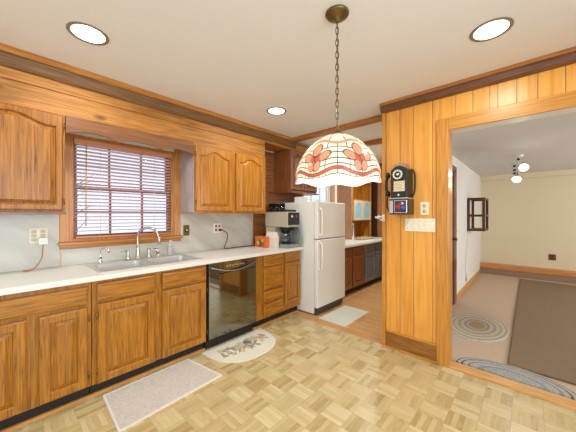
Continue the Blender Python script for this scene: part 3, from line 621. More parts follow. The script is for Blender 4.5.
# faucet
def arc(pts, n=8):  # catmull-rom
    P_ = [Vector(p) for p in pts]; P_ = [P_[0]*2-P_[1]]+P_+[P_[-1]*2-P_[-2]]; out = []
    for i in range(1, len(P_)-2):
        for k in range(n):
            t_ = k/n; a, b, c, d = P_[i-1:i+3]
            out.append(0.5*((2*b)+(c-a)*t_+(2*a-5*b+4*c-d)*t_**2+(3*b-a-3*c+d)*t_**3))
    out.append(P_[-2]); return out
fx, fy = 0.118, 0.90
t = thing('kitchen_faucet', 'tall gooseneck brushed nickel faucet behind the sink', 'faucet', (fx, fy, 0.904))
MB().lathe([(0, 0), (0.030, 0), (0.031, 0.006), (0.022, 0.016), (0.018, 0.05), (0.0145, 0.11), (0.0125, 0.13), (0, 0.13)], (fx, fy, 0.904), 24).build('base', nickel, t)
MB().tube(arc([(fx, fy, 1.02), (fx, fy, 1.13), (fx+0.022, fy+0.025, 1.185), (fx+0.065, fy+0.075, 1.205), (fx+0.11, fy+0.125, 1.175), (fx+0.125, fy+0.145, 1.11)]), 0.0115, 14).build('spout', nickel, t)
MB().lathe([(0, 0), (0.012, 0), (0.016, 0.01), (0.0155, 0.05), (0.013, 0.075), (0, 0.075)], (fx+0.127, fy+0.148, 1.045), 18).build('spray_head', nickel, t)
bx(fx-0.028, fx+0.028, 0.80, 1.06, 0.904, 0.912).build('deck_plate', nickel, t, 0.003)
for s, yy in ((-1, 0.815), (1, 1.0)):
    h = MB().lathe([(0, 0), (0.024, 0), (0.024, 0.006), (0.015, 0.03), (0.010, 0.065), (0.012, 0.08), (0.009, 0.09), (0, 0.092)], (fx, yy, 0.912), 20).build('handle', nickel, t)
    MB().tube([(fx, yy, 0.99), (fx+0.01, yy+s*0.03, 0.995), (fx+0.018, yy+s*0.065, 0.992)], [0.007, 0.0055, 0.0045], 10).build('lever', nickel, h)
t = thing('side_sprayer', 'small nickel side sprayer standing behind the right bowl', 'sprayer', (fx, 1.085, 0.904))
MB().lathe([(0, 0), (0.020, 0), (0.020, 0.008), (0.012, 0.018), (0.012, 0.028), (0, 0.028)], (fx, 1.085, 0.904), 18).build('base', nickel, t)
MB().lathe([(0, 0), (0.010, 0), (0.014, 0.02), (0.013, 0.045), (0.010, 0.06), (0, 0.062)], (fx, 1.085, 0.932), 18).build('spray_head', nickel, t)
t = thing('filtered_water_tap', 'small chrome drinking water tap at the left corner of the sink', 'tap', (0.11, 0.60, 0.904))
MB().lathe([(0, 0), (0.018, 0), (0.018, 0.006), (0.009, 0.02), (0.009, 0.05), (0, 0.05)], (0.11, 0.60, 0.904), 18).build('base', chrome, t)
MB().tube(arc([(0.11, 0.60, 0.95), (0.11, 0.60, 1.00), (0.125, 0.612, 1.03), (0.15, 0.635, 1.035), (0.165, 0.65, 1.01)]), 0.005, 10).build('spout', chrome, t)
MB().tube([(0.11, 0.60, 0.945), (0.135, 0.60, 0.955)], 0.006, 8).build('lever', black, t)
MB().lathe([(0, 0), (0.007, 0), (0.007, 0.014), (0, 0.014)], (0.1655, 0.6505, 0.998), 10).build('tip', redp, t)
t = thing('soap_dispenser', 'clear pump soap bottle standing right of the faucet', 'soap bottle', (0.085, 1.225, 0.904))
MB().lathe([(0, 0), (0.024, 0), (0.027, 0.006), (0.027, 0.07), (0.020, 0.088), (0.012, 0.095), (0.012, 0.10), (0, 0.10)], (0.085, 1.225, 0.904), 20).build('bottle', plain('frosted_bottle', rgb(225, 228, 226), 0.2, Transmission_Weight=0.5), t)
MB().lathe([(0, 0), (0.014, 0), (0.014, 0.014), (0.005, 0.016), (0.005, 0.045), (0.010, 0.047), (0.010, 0.056), (0, 0.056)], (0.085, 1.225, 1.004), 16).tube([(0.085, 1.225, 1.053), (0.12, 1.235, 1.05)], 0.0045, 8).build('pump', white_p, t)

# outlets and switches on the left wall
def plate_x(name, label, cat, x, y0, y1, z0, z1, mat):
    t = thing(name, label, cat, (x, (y0+y1)/2, z0)); bx(x, x+0.006, y0, y1, z0, z1).build('plate', mat, t, 0.002); return t
t = plate_x('wall_outlet', 'beige six-socket outlet plate on the backsplash at far left', 'outlet', 0.012, 0.155, 0.262, 1.105, 1.225, ivory)
for a in (0.182, 0.235):
    for z in (1.198, 1.166, 1.134):
        bx(0.018, 0.0205, a-0.015, a+0.015, z-0.013, z+0.013).build('socket', plain('socket_face', rgb(206, 194, 160), 0.5) if 'socket_face' not in bpy.data.materials else bpy.data.materials['socket_face'], t, 0.002)
t = thing('phone_charger', 'white square charger plugged in the left outlet with a brown cord', 'charger', (0.03, 0.24, 1.085))
bx(0.0207, 0.06, 0.205, 0.262, 1.095, 1.15).build('adapter', white_p, t, 0.005)
MB().tube(arc([(0.04, 0.235, 1.093), (0.042, 0.232, 1.06), (0.05, 0.225, 0.99), (0.05, 0.20, 0.935), (0.06, 0.17, 0.906), (0.07, 0.12, 0.9035), (0.09, 0.15, 0.9035)]), 0.0035, 8).build('cord', orange_cord, t)
t = plate_x('light_switch', 'small dark brass switch plate right of the sink window', 'switch', 0.012, 1.405, 1.475, 1.095, 1.215, brassplate)
bx(0.018, 0.021, 1.428, 1.452, 1.135, 1.175).build('toggle_frame', darksocket, t); bx(0.021, 0.032, 1.435, 1.445, 1.15, 1.168).build('toggle', ivory, t, 0.002)
t = plate_x('wall_outlet', 'white outlet plate with red sockets under the right wall cabinet', 'outlet', 0.012, 1.79, 1.905, 1.105, 1.225, white_p)
for a in (1.825, 1.872):
    for z in (1.19, 1.143): bx(0.018, 0.021, a-0.014, a+0.014, z-0.015, z+0.015).build('socket', redp, t, 0.002)
t = thing('appliance_cord', 'black appliance cord hanging from the red outlet onto the worktop', 'cord', (0.03, 1.87, 0.899))
bx(0.0212, 0.05, 1.858, 1.886, 1.13, 1.156).build('plug', rubber, t, 0.004)
MB().tube(arc([(0.05, 1.872, 1.143), (0.07, 1.90, 1.135), (0.075, 1.955, 1.09), (0.06, 1.955, 1.0), (0.05, 1.93, 0.93), (0.06, 1.94, 0.9035), (0.05, 2.10, 0.9035), (0.045, 2.35, 0.9035), (0.10, 2.55, 0.9035)]), 0.005, 8).build('cable', rubber, t)

# ------------------------------------------------------------------ dishwasher
t = thing('dishwasher', 'glossy black dishwasher between the oak base cabinets', 'dishwasher', (0.3, 1.667, 0))
bx(0.02, 0.585, 1.368, 1.968, 0.10, 0.857).build('body', black, t)
bx(0.586, 0.618, 1.370, 1.966, 0.115, 0.742).build('door', dwm, t, 0.004)
m = MB(); cp = bx(0.586, 0.622, 1.370, 1.966, 0.746, 0.856).build('control_panel', dwm, t, 0.006)
N = 24; m = MB()
m.tube([(0.632+0.016*math.sin(PI*k/N), 1.385+0.565*k/N, 0.812-0.055*math.sin(PI*k/N)) for k in range(N+1)], 0.0085, 10)
m.build('handle', plain('dark_chrome', rgb(150, 150, 150), 0.25, 0.9), t)
for k in range(7): bx(0.622, 0.625, 1.565+k*0.034, 1.587+k*0.034, 0.80+0.004*(k % 2), 0.814+0.004*(k % 2)).build('button', grey, cp, 0.001)
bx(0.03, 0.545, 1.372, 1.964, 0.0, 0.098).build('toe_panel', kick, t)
for ga, gb in ((1.3625, 1.368), (1.9675, 1.9715)): bx(0.582, 0.612, ga, gb, 0.10, 0.857).build('side_gasket', black, t)

# ------------------------------------------------------------------ coffee maker and neighbours
CX0, CX1, CY0_, CY1_ = 0.15, 0.575, 2.50, 2.72
t = thing('coffee_maker', 'tall stainless and black commercial drip coffee maker at the worktop end', 'coffee maker', (0.34, 2.61, 0.899))
bx(CX0, CX1-0.0, CY0_, CY1_, 0.899, 0.945).build('base', coffee_gr, t, 0.006)
bx(CX0, CX0+0.17, CY0_, CY1_, 0.945, 1.17).build('tank_column', coffee_st, t, 0.006)
bx(CX0-0.01, CX1-0.01, CY0_-0.005, CY1_+0.005, 1.17, 1.372).build('head', coffee_st, t, 0.010)
bx(CX1-0.009, CX1+0.004, CY0_+0.002, CY1_, 1.20, 1.362).build('control_panel', black, t, 0.004)
bx(CX0+0.02, CX1-0.05, CY0_+0.01, CY1_-0.01, 1.373, 1.400).build('warmer_tray', black, t, 0.004)
MB().lathe([(0, 0), (0.058, 0), (0.082, 0.075), (0.086, 0.08), (0, 0.08)], (0.43, 2.61, 1.088), 24).build('brew_funnel', black, t)
MB().tube([(0.50, 2.61, 1.15), (0.56, 2.61, 1.15), (0.59, 2.61, 1.14)], [0.012, 0.010, 0.009], 8).build('funnel_handle', black, t)
MB().cyl((0.43, 2.61, 0.945), 0.07, 0.012).build('warming_plate', black, t)
MB().prism([(CX0+0.17, 0.945), (CX1-0.13, 0.945), (CX1+0.01, 0.945), (CX1+0.035, 1.02), (CX1+0.03, 1.12), (CX1-0.0, 1.17), (CX0+0.17, 1.17)], CY1_-0.012, CY1_+0.012, 'y').build('side_shield', coffee_gr, t, 0.003)
for k in range(2): bx(CX1+0.004, CX1+0.012, 2.55+k*0.08, 2.58+k*0.08, 1.30, 1.325).build('rocker_switch', redp if k else white_p, t, 0.002)
t = thing('coffee_carafe', 'round glass coffee carafe with black handle sitting in the coffee maker', 'carafe', (0.43, 2.61, 0.957))
MB().lathe([(0, 0), (0.05, 0), (0.068, 0.02), (0.070, 0.045), (0.055, 0.08), (0.038, 0.098), (0.041, 0.112), (0.038, 0.112), (0.035, 0.098), (0.052, 0.079), (0.067, 0.045), (0.065, 0.021), (0.048, 0.003), (0, 0.003)], (0.43, 2.61, 0.9575), 28).build('glass', clear, t)
MB().lathe([(0.040, 0), (0.044, 0.002), (0.044, 0.014), (0.040, 0.016)], (0.43, 2.61, 1.056), 24, closed=True).build('collar', chrome, t)
MB().tube(arc([(0.47, 2.60, 1.064), (0.515, 2.585, 1.062), (0.53, 2.58, 1.03), (0.52, 2.585, 0.985)]), 0.009, 8).build('handle', black, t)
# glass mugs on the warmer
gx = None
for k, (mx_, my_) in enumerate(((0.20, 2.56), (0.305, 2.56), (0.41, 2.56), (0.30, 2.67))):
    t = thing('glass_mug', 'clear glass mug with black handle on top of the coffee maker', 'mug', (mx_, my_, 1.40), 'glass mugs on the coffee maker')
    MB().lathe([(0, 0), (0.030, 0), (0.036, 0.01), (0.038, 0.085), (0.035, 0.085), (0.033, 0.012), (0, 0.008)], (mx_, my_, 1.4005), 18).build('bowl', clear, t)
    MB().tube(arc([(mx_+0.036, my_-0.01, 1.475), (mx_+0.058, my_-0.014, 1.467), (mx_+0.058, my_-0.014, 1.435), (mx_+0.036, my_-0.01, 1.425)]), 0.004, 6).build('handle', black, t)
for o_ in list(C.objects):
    if o_.parent is None and o_.name.split('.')[0] in ('coffee_maker', 'coffee_carafe', 'glass_mug'): o_.location.x += 0.05
# snack box and white bag
t = thing('snack_box', 'small orange and green printed box on the worktop before the coffee maker', 'box', (0.25, 2.40, 0.899))
bx(0.14, 0.36, 2.355, 2.41, 0.899, 1.045).build('carton', plain('orange_carton', rgb(222, 110, 50), 0.5), t, 0.002)
m = MB()
for px_, pz_, r_, mi in ((0.205, 0.955, 0.026, 0), (0.25, 0.975, 0.032, 1), (0.295, 0.945, 0.024, 2), (0.25, 0.93, 0.02, 3), (0.29, 0.99, 0.018, 0)):
    m.lathe([(0, 0), (r_, 0), (r_, -0.0012), (0, -0.0012)], (px_, 2.3545, pz_), 16, 'y', mi)
m.build('printed_picture', [plain('print_yellow', rgb(236, 200, 90), 0.5), plain('print_green', rgb(90, 130, 70), 0.5), plain('print_red', rgb(190, 50, 40), 0.5), plain('print_violet', rgb(90, 70, 120), 0.5)], t)
t = thing('paper_bag', 'white folded paper bag standing between snack box and coffee maker', 'bag', (0.36, 2.45, 0.899))
MB().rings([rr(0.27, 0.47, 2.425, 2.485, 0.899, 0.006, 2), rr(0.268, 0.472, 2.425, 2.487, 1.03, 0.006, 2), rr(0.275, 0.465, 2.447, 2.465, 1.09, 0.003, 2), rr(0.28, 0.46, 2.452, 2.458, 1.105, 0.002, 2)]).build('paper', plain('white_paper', rgb(228, 220, 204), 0.8), t)
MB().tube([(0.28, 2.449, 1.085), (0.46, 2.449, 1.085)], 0.003, 6).build('tie', plain('tan_tie', rgb(190, 160, 110), 0.6), t)

# ------------------------------------------------------------------ refrigerator
t = thing('refrigerator', 'white top-freezer refrigerator at the end of the worktop', 'refrigerator', (0.48, 3.17, 0))
FY0, FY1 = 2.80, 3.50
bx(0.12, 0.80, FY0, FY1, 0.02, 1.505).build('body', fridge_m, t, 0.006)
bx(0.806, 0.868, FY0+0.002, FY1-0.002, 1.013, 1.505).build('freezer_door', fridge_m, t, 0.012, bseg=3)
bx(0.806, 0.868, FY0+0.002, FY1-0.002, 0.105, 1.003).build('fridge_door', fridge_m, t, 0.012, bseg=3)
bx(0.79, 0.806, FY0+0.01, FY1-0.01, 0.11, 1.50).build('door_gasket', plain('gasket_grey', rgb(170, 168, 162), 0.6), t)
bx(0.78, 0.835, FY0+0.02, FY1-0.02, 0.015, 0.095).build('toe_grille', plain('grille_dark', rgb(70, 66, 60), 0.5), t, 0.003)
for z0, z1 in ((1.06, 1.42), (0.60, 0.97)):
    zc = (z0+z1)/2; s = 1 if z0 > 1 else -1
    MB().tube(arc([(0.868, FY0+0.045, z1), (0.905, FY0+0.045, z1-0.03), (0.915, FY0+0.04, zc), (0.905, FY0+0.045, z0+0.03), (0.868, FY0+0.045, z0)]), 0.012, 10).build('handle', fridge_m, t)
bx(0.80, 0.86, FY0+0.01, FY0+0.06, 1.5052, 1.515).build('hinge_cap', fridge_m, t, 0.003)
for x in (0.16, 0.74):
    for y in (FY0+0.05, FY1-0.05): MB().cyl((x, y, 0.0), 0.018, 0.02).build('foot', black, t)
tag(bx(0.44, 0.60, 2.83, 2.93, 1.506, 1.585).build('white_carton', trimwhite, bevel=0.004), 'small plain white carton on top of the refrigerator', 'box')

# ------------------------------------------------------------------ nook: cabinets, worktop, hutch, window
NZ = 0.845; NX = 0.73
seg = [(3.66, 3.96), (4.00, 4.40), (4.44, 4.86), (4.90, 5.28)]
gmat = wood('greyblue_cabinet', 2, rgb(70, 70, 76), rgb(112, 114, 120), rgb(146, 150, 158), coat=0.5)
for i, (a, b) in enumerate(seg):
    lab = ['brown nook base cabinet next to the refrigerator', 'brown nook base cabinet, second from the refrigerator', 'grey-blue nook base cabinet beside the brown ones', 'grey-blue nook base cabinet nearest the dark plank wall'][i]
    mt = brown_v if i < 2 else gmat
    t = thing('nook_cabinet', lab, 'cabinet', (NX/2, (a+b)/2, 0))
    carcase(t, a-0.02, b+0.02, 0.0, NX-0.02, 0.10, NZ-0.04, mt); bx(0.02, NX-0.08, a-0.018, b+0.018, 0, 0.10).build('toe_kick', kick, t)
    drawer(t, a, b, 0.645, 0.775, NX, mt if i > 1 else brown_h); door(t, a, b, 0.125, 0.625, NX, mt)
tag(bx(0, NX+0.035, 3.60, 5.60, NZ-0.039, NZ).build('nook_countertop', lam_m, bevel=0.004), 'white worktop on the cabinets beyond the refrigerator', 'countertop')
t = thing('china_hutch', 'open wooden hutch with blue glass doors standing on the far worktop', 'hutch', (0.16, 5.1, NZ))
hy0, hy1, hx, hz = 4.68, 5.52, 0.33, 2.30
pale_v = wood('hutch_side', 2, rgb(140, 96, 66), rgb(184, 138, 104), rgb(206, 164, 132))
bx(0.012, hx, hy0-0.02, hy0, NZ+0.001, hz).build('side_panel', pale_v, t, 0.002); bx(0.012, hx, hy1, hy1+0.02, NZ+0.001, hz).build('side_panel', up_v, t, 0.002)
bx(0.0, 0.012, hy0-0.02, hy1+0.02, NZ+0.001, hz).build('back_panel', up_v, t)
for z in (1.20, 1.63, 2.28): bx(0.012, hx-0.005, hy0, hy1, z, z+0.02).build('shelf', up_v, t, 0.001)
pts = [(hy0, hz), (hy0, 1.95)]+[(hy0+0.03+k*(hy1-hy0-0.06)/20, 1.98+0.14*math.sin(PI*k/20)**0.6) for k in range(21)]+[(hy1, 1.95), (hy1, hz)]
MB().prism(pts, hx-0.018, hx, 'x').build('arched_header', up_v, t)
MB().box(hx-0.018, hx, hy0, hy0+0.045, 1.22, 1.95).box(hx-0.018, hx, hy1-0.045, hy1, NZ+0.001, 1.95).build('front_stile', up_v, t, 0.001)
blueglass = plain('pale_blue_glass', rgb(150, 190, 205), 0.15, noise=0.15, nscale=30)
creamp = plain('cream_paint', rgb(206, 190, 160), 0.5)
for a, b in ((hy0+0.05, 5.095), (5.105, hy1-0.05)):
    A = 0.06
    R = [door_rings(a, b, 1.225, 1.625, 0, hx, 0, False), door_rings(a, b, 1.225, 1.625, 0, hx+0.02, 0, False), door_rings(a, b, 1.225, 1.625, 0.045, hx+0.02, 0.11, 'round'), door_rings(a, b, 1.225, 1.625, 0.05, hx+0.006, 0.11, 'round')]
    o = MB().rings(R, True, False).build('glass_door', creamp, t)
    MB().rings([door_rings(a, b, 1.225, 1.625, 0.048, hx+0.006, 0.11, 'round'), door_rings(a, b, 1.225, 1.625, 0.048, hx+0.010, 0.11, 'round')]).build('blue_pane', blueglass, o)
t = thing('picture_frame', 'white frame with grey panel standing inside the hutch', 'frame', (0.2, 4.83, NZ))
MB().box(0.19, 0.215, 4.72, 4.98, NZ+0.001, NZ+0.045).box(0.19, 0.215, 4.72, 4.98, 1.12, 1.165).box(0.19, 0.215, 4.72, 4.755, NZ+0.045, 1.12).box(0.19, 0.215, 4.945, 4.98, NZ+0.045, 1.12).build('border', white_p, t, 0.003)
bx(0.195, 0.205, 4.755, 4.945, NZ+0.045, 1.12).build('panel', grey, t)
t = thing('serving_tray', 'pale tan tray with handles lying on the far worktop by the hutch', 'tray', (0.48, 4.9, NZ))
m = MB(); m.rings([rr(0.36, 0.56, 4.72, 5.18, NZ+0.001, 0.03), rr(0.345, 0.575, 4.705, 5.195, NZ+0.035, 0.03), rr(0.355, 0.565, 4.715, 5.185, NZ+0.035, 0.03), rr(0.365, 0.555, 4.725, 5.175, NZ+0.01, 0.03)]); m.build('tray_body', plain('wicker_tan', rgb(200, 176, 136), 0.7), t)
for y in (4.70, 5.20): MB().tube(arc([(0.42, y, NZ+0.03), (0.43, y, NZ+0.06), (0.49, y, NZ+0.06), (0.50, y, NZ+0.03)]), 0.006, 8).build('handle', brass, t)
wm = struct('window_2', MB().box(-0.1, 0.0, 3.55, 3.58, 1.35, 2.10).box(-0.1, 0, 4.39, 4.42, 1.35, 2.10).box(-0.1, 0, 3.58, 4.39, 2.07, 2.10).box(-0.1, 0, 3.58, 4.39, 1.35, 1.38), trimwhite, 'white framed nook window seen above the refrigerator')
sash('sash', 3.58, 4.39, 1.38, 2.07, -0.06, 3, 3, trimwhite, wm)
MB().box(0, 0.02, 3.53, 3.56, 1.30, 2.16).box(0, 0.02, 4.41, 4.55, 1.30, 2.16).build('casing', pale_v, wm, 0.003)

# white hook on the wall end
t = thing('wall_hook', 'small white double-armed hook at the open end of the phone wall', 'hook', (1.79, 2.64, 1.28))
bx(1.797, 1.825, 2.628, 2.6375, 1.265, 1.335).build('mount', trimwhite, t, 0.003)
MB().tube(arc([(1.81, 2.628, 1.305), (1.79, 2.60, 1.31), (1.755, 2.61, 1.30), (1.735, 2.62, 1.31)]), 0.009, 8).build('arm', trimwhite, t)
MB().tube(arc([(1.81, 2.628, 1.285), (1.80, 2.595, 1.28), (1.83, 2.57, 1.285), (1.84, 2.565, 1.30)]), 0.008, 8).build('arm', trimwhite, t)
MB().lathe([(0, -0.02), (0.014, -0.014), (0.02, 0), (0.014, 0.014), (0, 0.02)], (1.775, 2.605, 1.308), 12).build('knob', trimwhite, t)

# ------------------------------------------------------------------ payphone
t = thing('payphone', 'vintage black rotary payphone hanging on the pine boards', 'telephone', (2.02, 2.57, 1.335))
PY = 2.48; PX0, PX1 = 1.945, 2.092; PB = YW-0.001
pts = [(PX0, 1.49), (PX1, 1.49), (PX1, 1.745), (PX1-0.02, 1.765), (2.045, 1.78), (2.018, 1.785), (1.99, 1.78), (PX0+0.02, 1.765), (PX0, 1.745)]
MB().prism(pts, PY, PB, 'y').build('upper_housing', black, t, 0.006)
pw = plain('payphone_brown_metal', rgb(86, 58, 38), 0.35, 0.3)
bx(PX0-0.012, PX1+0.008, PY-0.004, PB, 1.335, 1.478).build('coin_vault', [black], t, 0.005)
bx(PX1+0.008, PX1+0.010, PY+0.015, PB-0.01, 1.345, 1.468).build('vault_side_plate', pw, t)
bx(PX0-0.006, PX1+0.004, PY-0.008, PB, 1.478, 1.49).build('chrome_ledge', chrome, t, 0.002)
d = MB().lathe([(0, -0.018), (0.018, -0.018), (0.020, -0.012), (0.050, -0.010), (0.054, 0), (0, 0)], (2.012, PY, 1.702), 36, 'y').build('rotary_dial', black, t)
m = MB()
for k in range(12):
    a = 2*PI*k/12; m.lathe([(0, -0.003), (0.0098, -0.002), (0.0098, 0), (0, 0)], (2.012+0.037*math.cos(a), PY-0.011, 1.702+0.037*math.sin(a)), 10, 'y')
m.build('finger_hole_dots', plain('number_ring_white', rgb(226, 222, 196), 0.4), d)
MB().lathe([(0, -0.003), (0.014, -0.002), (0.014, 0), (0, 0)], (2.012, PY-0.018, 1.702), 16, 'y').build('dial_center', chrome, d)
MB().box(1.972, 2.076, PY-0.006, PY, 1.545, 1.645).build('card_frame', chrome, t, 0.002)
bx(1.979, 2.069, PY-0.0075, PY-0.006, 1.552, 1.638).build('instruction_card', plain('cream_card', rgb(226, 208, 168), 0.6), t)
m = MB()
for k in range(5): m.box(1.987, 2.061-0.008*(k % 2), PY-0.0082, PY-0.0075, 1.622-k*0.014, 1.625-k*0.014)
m.build('card_lines', plain('card_ink', rgb(150, 120, 90), 0.6), t)
MB().lathe([(0, -0.008), (0.008, -0.006), (0.009, 0), (0, 0)], (2.018, PY, 1.515), 14, 'y').build('lock_button', white_p, t)
m = MB(); m.box(1.965, 2.075, PY+0.02, PY+0.12, 1.7605, 1.80)
for k in range(3): m.cyl((1.985+0.033*k, PY+0.03, 1.798), 0.011, 0.010)
m.build('coin_slots', plain('coin_gauge', rgb(170, 150, 120), 0.4, 0.5), t, 0.003)
MB().box(1.938, 1.972, PY-0.020, PY-0.005, 1.345, 1.465).build('coin_return', chrome, t, 0.004)
MB().box(1.979, 2.094, PY-0.010, PY-0.005, 1.347, 1.467).build('picture_frame', chrome, t, 0.003)
o = bx(1.986, 2.087, PY-0.0112, PY-0.010, 1.354, 1.460).build('picture_panel', plain('navy_print', rgb(48, 46, 78), 0.4), t)
m = MB()
for px_, pz_, r_, mi in ((2.015, 1.40, 0.024, 0), (2.035, 1.43, 0.014, 0), (2.06, 1.395, 0.018, 1), (2.055, 1.435, 0.013, 2)):
    m.lathe([(0, 0), (r_, 0), (r_, -0.0008), (0, -0.0008)], (px_, PY-0.0112, pz_), 14, 'y', mi)
m.build('printed_shapes', [redp, plain('print_blue', rgb(70, 100, 170), 0.4), plain('print_pale', rgb(200, 190, 190), 0.4)], o)
hs = MB().tube(arc([(1.895, 2.545, 1.70), (1.878, 2.555, 1.67), (1.872, 2.56, 1.62), (1.875, 2.56, 1.57), (1.893, 2.55, 1.54)]), 0.013, 12)
hs.lathe([(0, -0.028), (0.022, -0.026), (0.030, -0.006), (0.022, 0.006), (0, 0.01)], (1.905, 2.54, 1.712), 18, 'x'); hs.lathe([(0, -0.028), (0.024, -0.026), (0.032, -0.004), (0.022, 0.008), (0, 0.012)], (1.905, 2.54, 1.532), 18, 'x')
hs.build('handset', black, t)
MB().tube(arc([(1.945, 2.56, 1.66), (1.925, 2.56, 1.655), (1.915, 2.56, 1.67)]), 0.006, 8).build('cradle_hook', chrome, t)
MB().tube(arc([(1.885, 2.56, 1.50), (1.875, 2.57, 1.44), (1.885, 2.575, 1.38), (1.91, 2.575, 1.355), (1.93, 2.57, 1.37)]), 0.006, 8).build('handset_cord', black, t)
MB().tube(arc([(2.094, 2.60, 1.76), (2.12, 2.60, 1.72), (2.125, 2.60, 1.62), (2.118, 2.60, 1.54), (2.098, 2.60, 1.50)]), 0.008, 8).build('side_bar', black, t)

# outlet plates beside the phone
def plate_y(name, label, cat, x0, x1, z0, z1, y, mat):
    t = thing(name, label, cat, ((x0+x1)/2, y, z0)); bx(x0, x1, y-0.006, y, z0, z1).build('plate', mat, t, 0.0025); return t
t = plate_y('wall_outlet', 'single ivory duplex outlet on the pine boards right of the payphone', 'outlet', 2.158, 2.230, 1.330, 1.450, YW, ivory)
for z in (1.415, 1.365):
    MB().lathe([(0, -0.002), (0.016, -0.002), (0.017, 0), (0, 0)], (2.194, YW-0.006, z), 18, 'y').build('socket', plain('ivory_dark', rgb(200, 184, 140), 0.5) if 'ivory_dark' not in bpy.data.materials else bpy.data.materials['ivory_dark'], t)
t = plate_y('switch_plate', 'wide five-gang ivory switch plate below the payphone', 'switch', 2.018, 2.283, 1.175, 1.297, YW, ivory)
for k in range(5):
    x = 2.046+k*0.0522
    bx(x-0.005, x+0.005, YW-0.016, YW-0.006, 1.232, 1.250).build('toggle', white_p, t, 0.001)
    for z in (1.200, 1.272): MB().lathe([(0, -0.002), (0.004, -0.001), (0.004, 0), (0, 0)], (x, YW-0.006, z), 8, 'y').build('screw', bpy.data.materials['ivory_dark'], t)

# ------------------------------------------------------------------ pendant lamp
LX, LY = 2.118, 1.270
t = thing('pendant_lamp', 'stained glass dome pendant lamp with pink flowers hanging from a brass chain', 'lamp', (LX, LY, 1.50))
MB().lathe([(0, 0), (0.062, 0), (0.066, -0.006), (0.060, -0.014), (0.045, -0.020), (0.030, -0.030), (0.014, -0.036), (0.010, -0.050), (0, -0.052)], (LX, LY, H-0.0005), 32).build('ceiling_canopy', brass, t)
m = MB(); ztop = H-0.047; zbot = 1.832; nl = 17; pit = (ztop-zbot)/nl
for k in range(nl):
    zc = ztop-pit*(k+0.5); L = pit*0.68; wd = 0.0085; pl = []
    for q in range(16):
        a = 2*PI*q/16; u = wd*math.cos(a); v = L*math.sin(a)
        an = PI/4 if k % 2 else -PI/4
        pl.append((LX+u*math.cos(an), LY+u*math.sin(an), zc+v))
    m.tube(pl, 0.0024, 6, closed=True)
m.build('chain', brass, t)
MB().tube(arc([(LX, LY, ztop), (LX+0.004, LY, 2.2), (LX-0.003, LY+0.003, 2.0), (LX, LY, zbot)]), 0.002, 6).build('power_cord', brass, t)
MB().lathe([(0, 0.062), (0.006, 0.06), (0.010, 0.052), (0.006, 0.044), (0.008, 0.030), (0.018, 0.022), (0.040, 0.010), (0.044, 0.0), (0.038, -0.006), (0, -0.006)], (LX, LY, 1.773), 28).build('shade_cap', brass, t)
# shade surface: fine dome, panes and leading chosen per face
PR = [(0.036, 1.774), (0.078, 1.759), (0.124, 1.731), (0.163, 1.694), (0.193, 1.654), (0.214, 1.612), (0.226, 1.572), (0.229, 1.537), (0.229, 1.508)]
def prof(s):  # s 0..1
    P_ = PR; q = s*(len(P_)-1); i = min(int(q), len(P_)-2); f = q-i
    a = P_[max(i-1, 0)]; b = P_[i]; c = P_[i+1]; d = P_[min(i+2, len(P_)-1)]
    return tuple(0.5*(2*b[k]+(c[k]-a[k])*f+(2*a[k]-5*b[k]+4*c[k]-d[k])*f*f+(3*b[k]-a[k]-3*c[k]+d[k])*f**3) for k in (0, 1))
NF = 6; TH0 = math.atan2(-LY, CAM[0]-LX)          # a seam faces the viewer, flowers each side
NA, NS = 384, 110
def rim_drop(th):  # wavy rim
    u = ((th-TH0)/(2*PI/NF)) % 1.0                # 0 at seam, .5 at flower
    return 0.5-0.5*math.cos(2*PI*u)
def classify(th, s):
    u = ((th-TH0)/(2*PI/NF)) % 1.0; du = u-0.5
    r, z = prof(s*0.985); X_ = du*(2*PI/NF)*0.25; V = (1.50+0.285) - (0.285*s)   # local flat coordinates, metres
    y_ = s
    lw = 0.0022
    # scalloped edging under the band
    if y_ > 0.985: return 3
    if y_ > 0.955:
        f9 = (u*8) % 1.0; f9 = min(f9, 1-f9)
        if f9/8*(2*PI/NF)*r < lw*0.8: return 3
    # band near the rim
    wave = 0.5-0.5*math.cos(2*PI*u)
    bc = 0.87+0.055*wave
    if abs(y_-bc) < 0.030: return 1 if abs(abs(y_-bc)-0.030) > 0.006 else 3
    if abs(y_-bc) < 0.038: return 3
    # flower, centred at s=0.60
    fx_ = du*(2*PI/NF)*r; fy_ = (0.63-y_)*0.36
    petals = [(0, 0.046, 0.028, 0.042, 0), (-0.048, 0.002, 0.036, 0.028, 0.45), (0.048, 0.002, 0.036, 0.028, -0.45), (-0.016, -0.006, 0.018, 0.020, -0.5), (0.016, -0.006, 0.018, 0.020, 0.5), (-0.018, -0.050, 0.020, 0.036, -0.12), (0.018, -0.050, 0.020, 0.036, 0.12)]
    best = 9; idx = None
    for i, (cx, cy, a, b, rot) in enumerate(petals):
        dx, dy = fx_-cx, fy_-cy; c_, s_ = math.cos(rot), math.sin(rot); ex = (dx*c_-dy*s_)/a; ey = (dx*s_+dy*c_)/b; q = math.hypot(ex, ey)
        if q < best: best = q; idx = i
    if best < 1.0:
        if best > 0.80: return 3
        return 1 if idx in (3, 4) else 2
    # upper ring of pink
    arcs = 0.37+0.05*math.cos(2*PI*u)
    if abs(y_-arcs) < 0.020: return 2
    if abs(y_-arcs) < 0.027: return 3
    # crown ribs
    if y_ < arcs:
        if abs(((u*2) % 1.0)-0.5)*(2*PI/NF)/2*r < lw*0.9: return 3
        a2 = 0.18+0.12*abs(math.sin(2*PI*u))
        if abs(y_-a2) < 0.006: return 3
        return 0
    # lattice
    for g_ in (0.50, 0.60, 0.70, 0.79):
        if abs(y_-g_) < 0.0055: return 3
    nv = 4; f_ = (u*nv) % 1.0; f_ = min(f_, 1-f_)
    if f_/nv*(2*PI/NF)*r < lw*0.8: return 3
    return 0
m = MB(); bm = m.bm; rows = []
